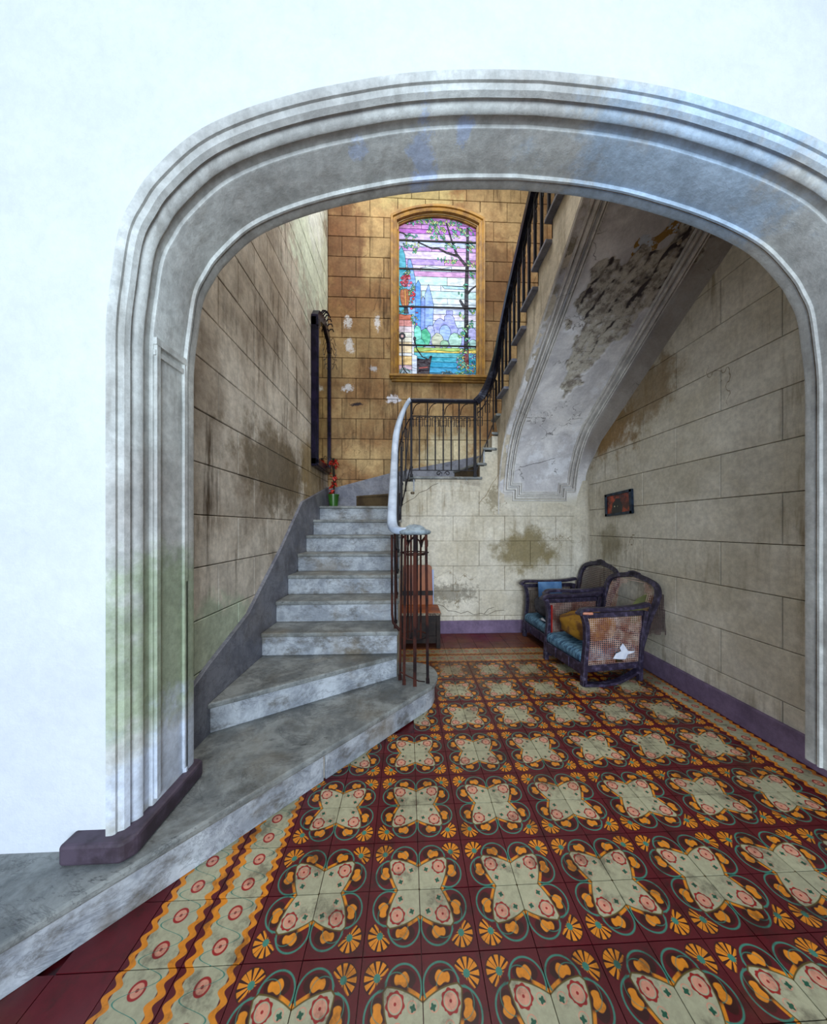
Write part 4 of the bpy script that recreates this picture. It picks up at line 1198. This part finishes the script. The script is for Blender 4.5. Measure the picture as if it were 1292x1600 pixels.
# ------------------------------------------------------------------ cane panels
def cane(parent, fn, nu, nv, holes, mat_, w=.0045, name='cane_panel', th=.002):
    """fn(u, v) -> point; strands run both ways, broken off where holes(u, v) is true"""
    m = MB()
    def seg(a, b):
        m.sweep([a, b], [(-w/2, -th/2), (w/2, -th/2), (w/2, th/2), (-w/2, th/2)], up=nrm, cap=False)
    nrm = (Vector(fn(1, 0)) - Vector(fn(0, 0))).cross(Vector(fn(0, 1)) - Vector(fn(0, 0))).normalized()
    K = 12
    for i in range(nu+1):
        u = i/nu; prev = None
        for k in range(K+1):
            v = k/K
            if holes(u, v) : prev = None; continue
            p = fn(u, v)
            if prev is not None: seg(prev, p)
            prev = p
    for j in range(nv+1):
        v = j/nv; prev = None
        for k in range(K+1):
            u = k/K
            if holes(u, v): prev = None; continue
            p = fn(u, v)
            if prev is not None: seg(prev, p)
            prev = p
    me = bpy.data.meshes.new(name); me.from_pydata(m.v, [], m.f)
    return stuff(link(name, me, mat_, parent))
nz2 = lambda u, v, s: mnoise.noise(Vector((u*6+s, v*6, s)))

def armchair(label, loc, rz, torn, sc=1.0):
    """front faces local -x; y runs from the near arm to the far one"""
    t = thing('cane_armchair', label, 'armchair', loc, rz, None)
    t.scale = (sc, sc, sc)
    W_, D_ = .62, .62
    for iy, y in enumerate((0.0, W_)):
        yo = -.0 if iy == 0 else 0
        # front post: curls forward at the arm
        path = smooth_path([(.0, y, .0), (.005, y, .10), (.012, y, .22), (.030, y, .40), (.028, y, .55), (-.006, y, .665)], 4)
        MB().sweep(path, [(-.024, -.022), (.024, -.022), (.024, .022), (-.024, .022)], up=(1, 0, 0)).build('front_post', CHW, t, bevel=.004)
        MB().lathe([(0, 0), (.020, 0), (.026, .02), (.020, .035), (.030, .06), (.030, .075), (.022, .09), (.0, .09)], (0, y, 0), 12).build('leg', CHW, t)
        rp = smooth_path([(.60, y, .0), (.605, y, .20), (.625, y, .42), (.665, y, .66)], 4)
        MB().sweep(rp, [(-.020, -.022), (.020, -.022), (.020, .022), (-.020, .022)], up=(1, 0, 0)).build('rear_post', CHW, t, bevel=.004)
        arm = smooth_path([(-.045, y, .655), (-.02, y, .69), (.06, y, .697), (.30, y, .690), (.55, y, .70), (.69, y, .72)], 4)
        MB().sweep(arm, [(-.034, -.012), (-.038, .006), (-.024, .02), (.024, .02), (.038, .006), (.034, -.012)]).build('arm_rest', CHW, t)
        MB().tube([(-.045, y-.034, .668), (-.045, y+.034, .668)], .016, 10).build('arm_scroll', CHW, t)
        MB().box(.01, .61, y-.014, y+.014, .125, .185).build('side_rail', CHW, t, bevel=.004)
        MB().box(.03, .63, y-.011, y+.011, .62, .665).build('side_rail', CHW, t)
        def hole(u, v, iy=iy):
            if torn and iy == 0:
                return math.hypot((u-.60)*1.2, (v-.13)*1.0) + nz2(u, v, 1)*.05 < .10
            return False
        def fnp(u, v, y=y): return (.035 + u*.565 + .018*math.sin(v*1.2), y, .185 + v*.437)
        cane(t, fnp, 27, 24, hole, CANE if torn else CANED)
    # front rail and upholstered seat
    MB().box(-.012, .02, .02, W_-.02, .095, .20).build('front_rail', CHW, t, bevel=.006)
    for y in (.20, .42): MB().box(-.018, -.010, y-.006, y+.006, .10, .195).build('rail_trim', CHW, t)
    MB().box(.59, .615, .02, W_-.02, .12, .20).build('back_rail', CHW, t)
    s = MB(); s.prism([(0, .20), (-.015, .23), (-.012, .275), (.02, .30), (.30, .315), (.585, .30), (.585, .20)], .03, W_-.03, 'y')
    s.build('seat', BLUE, t, bevel=.012)
    # back: shaped crest on two uprights, leaning away
    def bp(y, z): return (.605 + (z-.20)*.30, y, z)
    loop = smooth_path([bp(.025, .20), bp(.015, .55), bp(-.02, .78), bp(.02, .885), bp(.12, .925), bp(.20, .940), bp(.31, .962), bp(.42, .940), bp(.50, .925), bp(.60, .885), bp(.64, .78), bp(.605, .55), bp(.595, .20)], 5)
    MB().sweep(loop, [(-.022, -.020), (.022, -.020), (.026, 0), (.022, .020), (-.022, .020), (-.026, 0)], up=(1, 0, -.3)).build('back_frame', CHW, t)
    MB().box(.655, .70, .29-.03, .33+.03, .0, .02)
    MB().sweep([bp(.25, .955), bp(.31, .968), bp(.37, .955)], [(-.03, -.02), (.03, -.02), (.03, .015), (-.03, .015)], up=(1, 0, -.3)).build('crest_carving', CHW, t)
    MB().sweep([bp(.02, .40), bp(.60, .40)], [(-.02, -.015), (.02, -.015), (.02, .015), (-.02, .015)], up=(1, 0, -.3)).build('back_rail', CHW, t)
    def hb(u, v):
        y = u; tp_ = 1.0 - .18*abs(2*u-1)**3
        if v > tp_: return True
        if torn: return math.hypot((u-.42)/.30, (v-.50)/.42) + nz2(u, v, 5)*.4 < 1.0 and u < .80
        return False
    def fb(u, v): return bp(.03+u*.56, .41+v*.53)
    cane(t, fb, 27, 25, hb, CANE if torn else CANED)
    return t
ch1 = armchair('front plum-wood cane armchair with torn cane back and white-torn side panel', (1.62, 2.94, 0), R(8), True, 1.0)
ch2 = armchair('rear plum-wood cane armchair against the cream wall, half hidden by the other', (1.615, 3.665, 0), R(4), False, 1.05)
# details of the front chair
MB().box(.045, .060, .585, .60, .20, .60).build('red_strip', REDST, ch1)
m = MB().add([(.30, -.012, .235), (.36, -.016, .225), (.43, -.014, .22), (.45, -.018, .265), (.52, -.012, .275), (.53, -.016, .29), (.46, -.014, .295), (.43, -.02, .33), (.40, -.016, .37), (.37, -.012, .33), (.38, -.018, .30), (.33, -.014, .28)], [tuple(range(12))])
o = m.build('torn_webbing', PAPER, ch1); o['label'] = 'torn white webbing poking through the cane'; so_ = o.modifiers.new('t', 'SOLIDIFY'); so_.thickness = .004
MB().tube([(-.03, -.03, .675), (.03, -.05, .675), (.055, -.05, .675)], .012, 8).build('arm_fitting', COPP, ch1)
# broken stretcher lying between the near legs
MB().sweep([(-.01, -.01, .02), (.18, -.03, .012), (.35, -.02, .022), (.50, 0, .06), (.60, .0, .11)], [(-.03, -.012), (.03, -.012), (.03, .012), (-.03, .012)]).build('broken_stretcher', CHW, ch1)
# strip of cane hanging off the back of the front chair
def hang(u, v): return (.80 + .10*u - .02*v, .10 - .20*u, .78 - .46*v + .05*u)
cane(ch1, hang, 16, 30, lambda u, v: v > .86 + nz2(u, v, 9)*.2, CANED, name='hanging_cane')
# green padding behind the torn back
m = MB().add([(.745, .10, .47), (.80, .06, .60), (.825, .07, .74), (.845, .16, .79), (.83, .27, .71), (.80, .33, .60), (.77, .30, .46)], [tuple(range(7))])
o = m.build('back_padding', simple('faded_green_cloth', lin(150, 156, 96), lin(120, 128, 84), 8, .9), ch1); q = o.modifiers.new('t', 'SOLIDIFY'); q.thickness = .02
# cushions
def cushion(name, label, loc, rz, sx, sy, sz, mat_, seed):
    bm = bmesh.new(); bmesh.ops.create_cube(bm, size=1); bmesh.ops.subdivide_edges(bm, edges=bm.edges, cuts=9, use_grid_fill=True)
    for v in bm.verts:
        c = v.co*2; e = 3.2
        L = (abs(c.x)**e + abs(c.y)**e + abs(c.z)**e)**(1/e); c = c/L
        n_ = mnoise.fractal(Vector((c.x*1.8+seed, c.y*1.8, c.z*1.8)), 1, 2, 4)*.10
        v.co = Vector((c.x*sx/2*(1+n_), c.y*sy/2*(1+n_), (c.z*sz/2)*(1+n_*1.5)))
    zmin = min(v.co.z for v in bm.verts)
    for v in bm.verts: v.co.z -= zmin
    me = bpy.data.meshes.new(name); bm.to_mesh(me); bm.free()
    o = link(name, me, mat_, None, smooth=True); o.location = loc; o.rotation_euler = (0, R(-6), rz); tag(o, label, 'cushion'); return o
cushion('seat_cushion', 'worn mustard yellow cushion slumped on the front armchair seat', (1.85, 3.27, .335), R(8), .44, .46, .23, MUST, 3)
cushion('seat_cushion', 'dark charcoal cushion bulging on the rear armchair seat', (1.84, 4.0, .35), R(4), .40, .46, .22, DKCL, 8)
o = MB().box(-.16, .16, -.008, .008, 0, .24).build('blue_board', simple('blue_card', lin(70, 112, 160), lin(96, 138, 182), 9, .7)); o.location = (1.88, 4.21, .50); o.rotation_euler = (R(-6), 0, R(3)); tag(o, 'small blue board propped inside the rear armchair', 'board')
m = MB().add([(0, 0, 0), (.03, .16, .0), (.05, .33, -.06), (.035, .34, -.07), (-.01, .17, -.015), (-.02, .02, .0)], [tuple(range(6))])
o = m.build('paper_strip', PAPER); o.location = (1.64, 3.80, .345); tag(o, 'crumpled white paper strip lying on the rear armchair seat front', 'paper'); q = o.modifiers.new('t', 'SOLIDIFY'); q.thickness = .004

# ------------------------------------------------------------------ old chair behind the newel
oc = thing('wooden_chair', 'old brown wooden chair with orange-brown back, behind the newel', 'chair', (.135, 4.14, 0), 0)
MB().box(-.22, .27, -.22, .20, .395, .43).build('seat', BRWN, oc, bevel=.006)
MB().box(-.225, .275, -.235, -.215, .40, .425).build('seat_edge', simple('scuffed_edge', lin(150, 140, 120), lin(60, 40, 30), 40, .7), oc)
MB().prism([(-.20, .43), (.205, .43), (.20, .60), (.19, .93), (.16, .955), (-.16, .955), (-.19, .93)], .17, .195, 'y').build('backrest', BRWN, oc, bevel=.006)
MB().box(-.20, .205, .155, .172, .56, .62).build('back_slat', DKW, oc)
for x, y in ((-.20, -.20), (.24, -.20), (-.20, .17), (.24, .17)): MB().box(x-.022, x+.022, y-.022, y+.022, 0, .395).build('leg', DKW, oc)
MB().box(-.20, .24, -.205, -.185, .30, .395).build('apron', DKW, oc)
MB().box(.228, .25, -.19, .18, .30, .395).build('apron', DKW, oc)
MB().box(-.20, .24, -.20, -.18, .10, .14).build('stretcher', DKW, oc)
MB().box(.226, .240, -.18, .16, .05, .32).build('side_panel', DKW, oc)
MB().box(-.18, .22, -.185, -.170, .05, .32).build('front_panel', DKW, oc)
o = MB().box(-.04, .04, -.008, .008, .0, .46).build('leaning_board', PALEB); o.location = (.315, 4.385, .43); tag(o, 'narrow pale blue board standing behind the wooden chair back', 'board')
o.location.z = 0; o.scale = (1, 1, 1.93)
print('blocks', nl, nb, nm, nr, 'tiles', n_t, 'glass', len(groups))
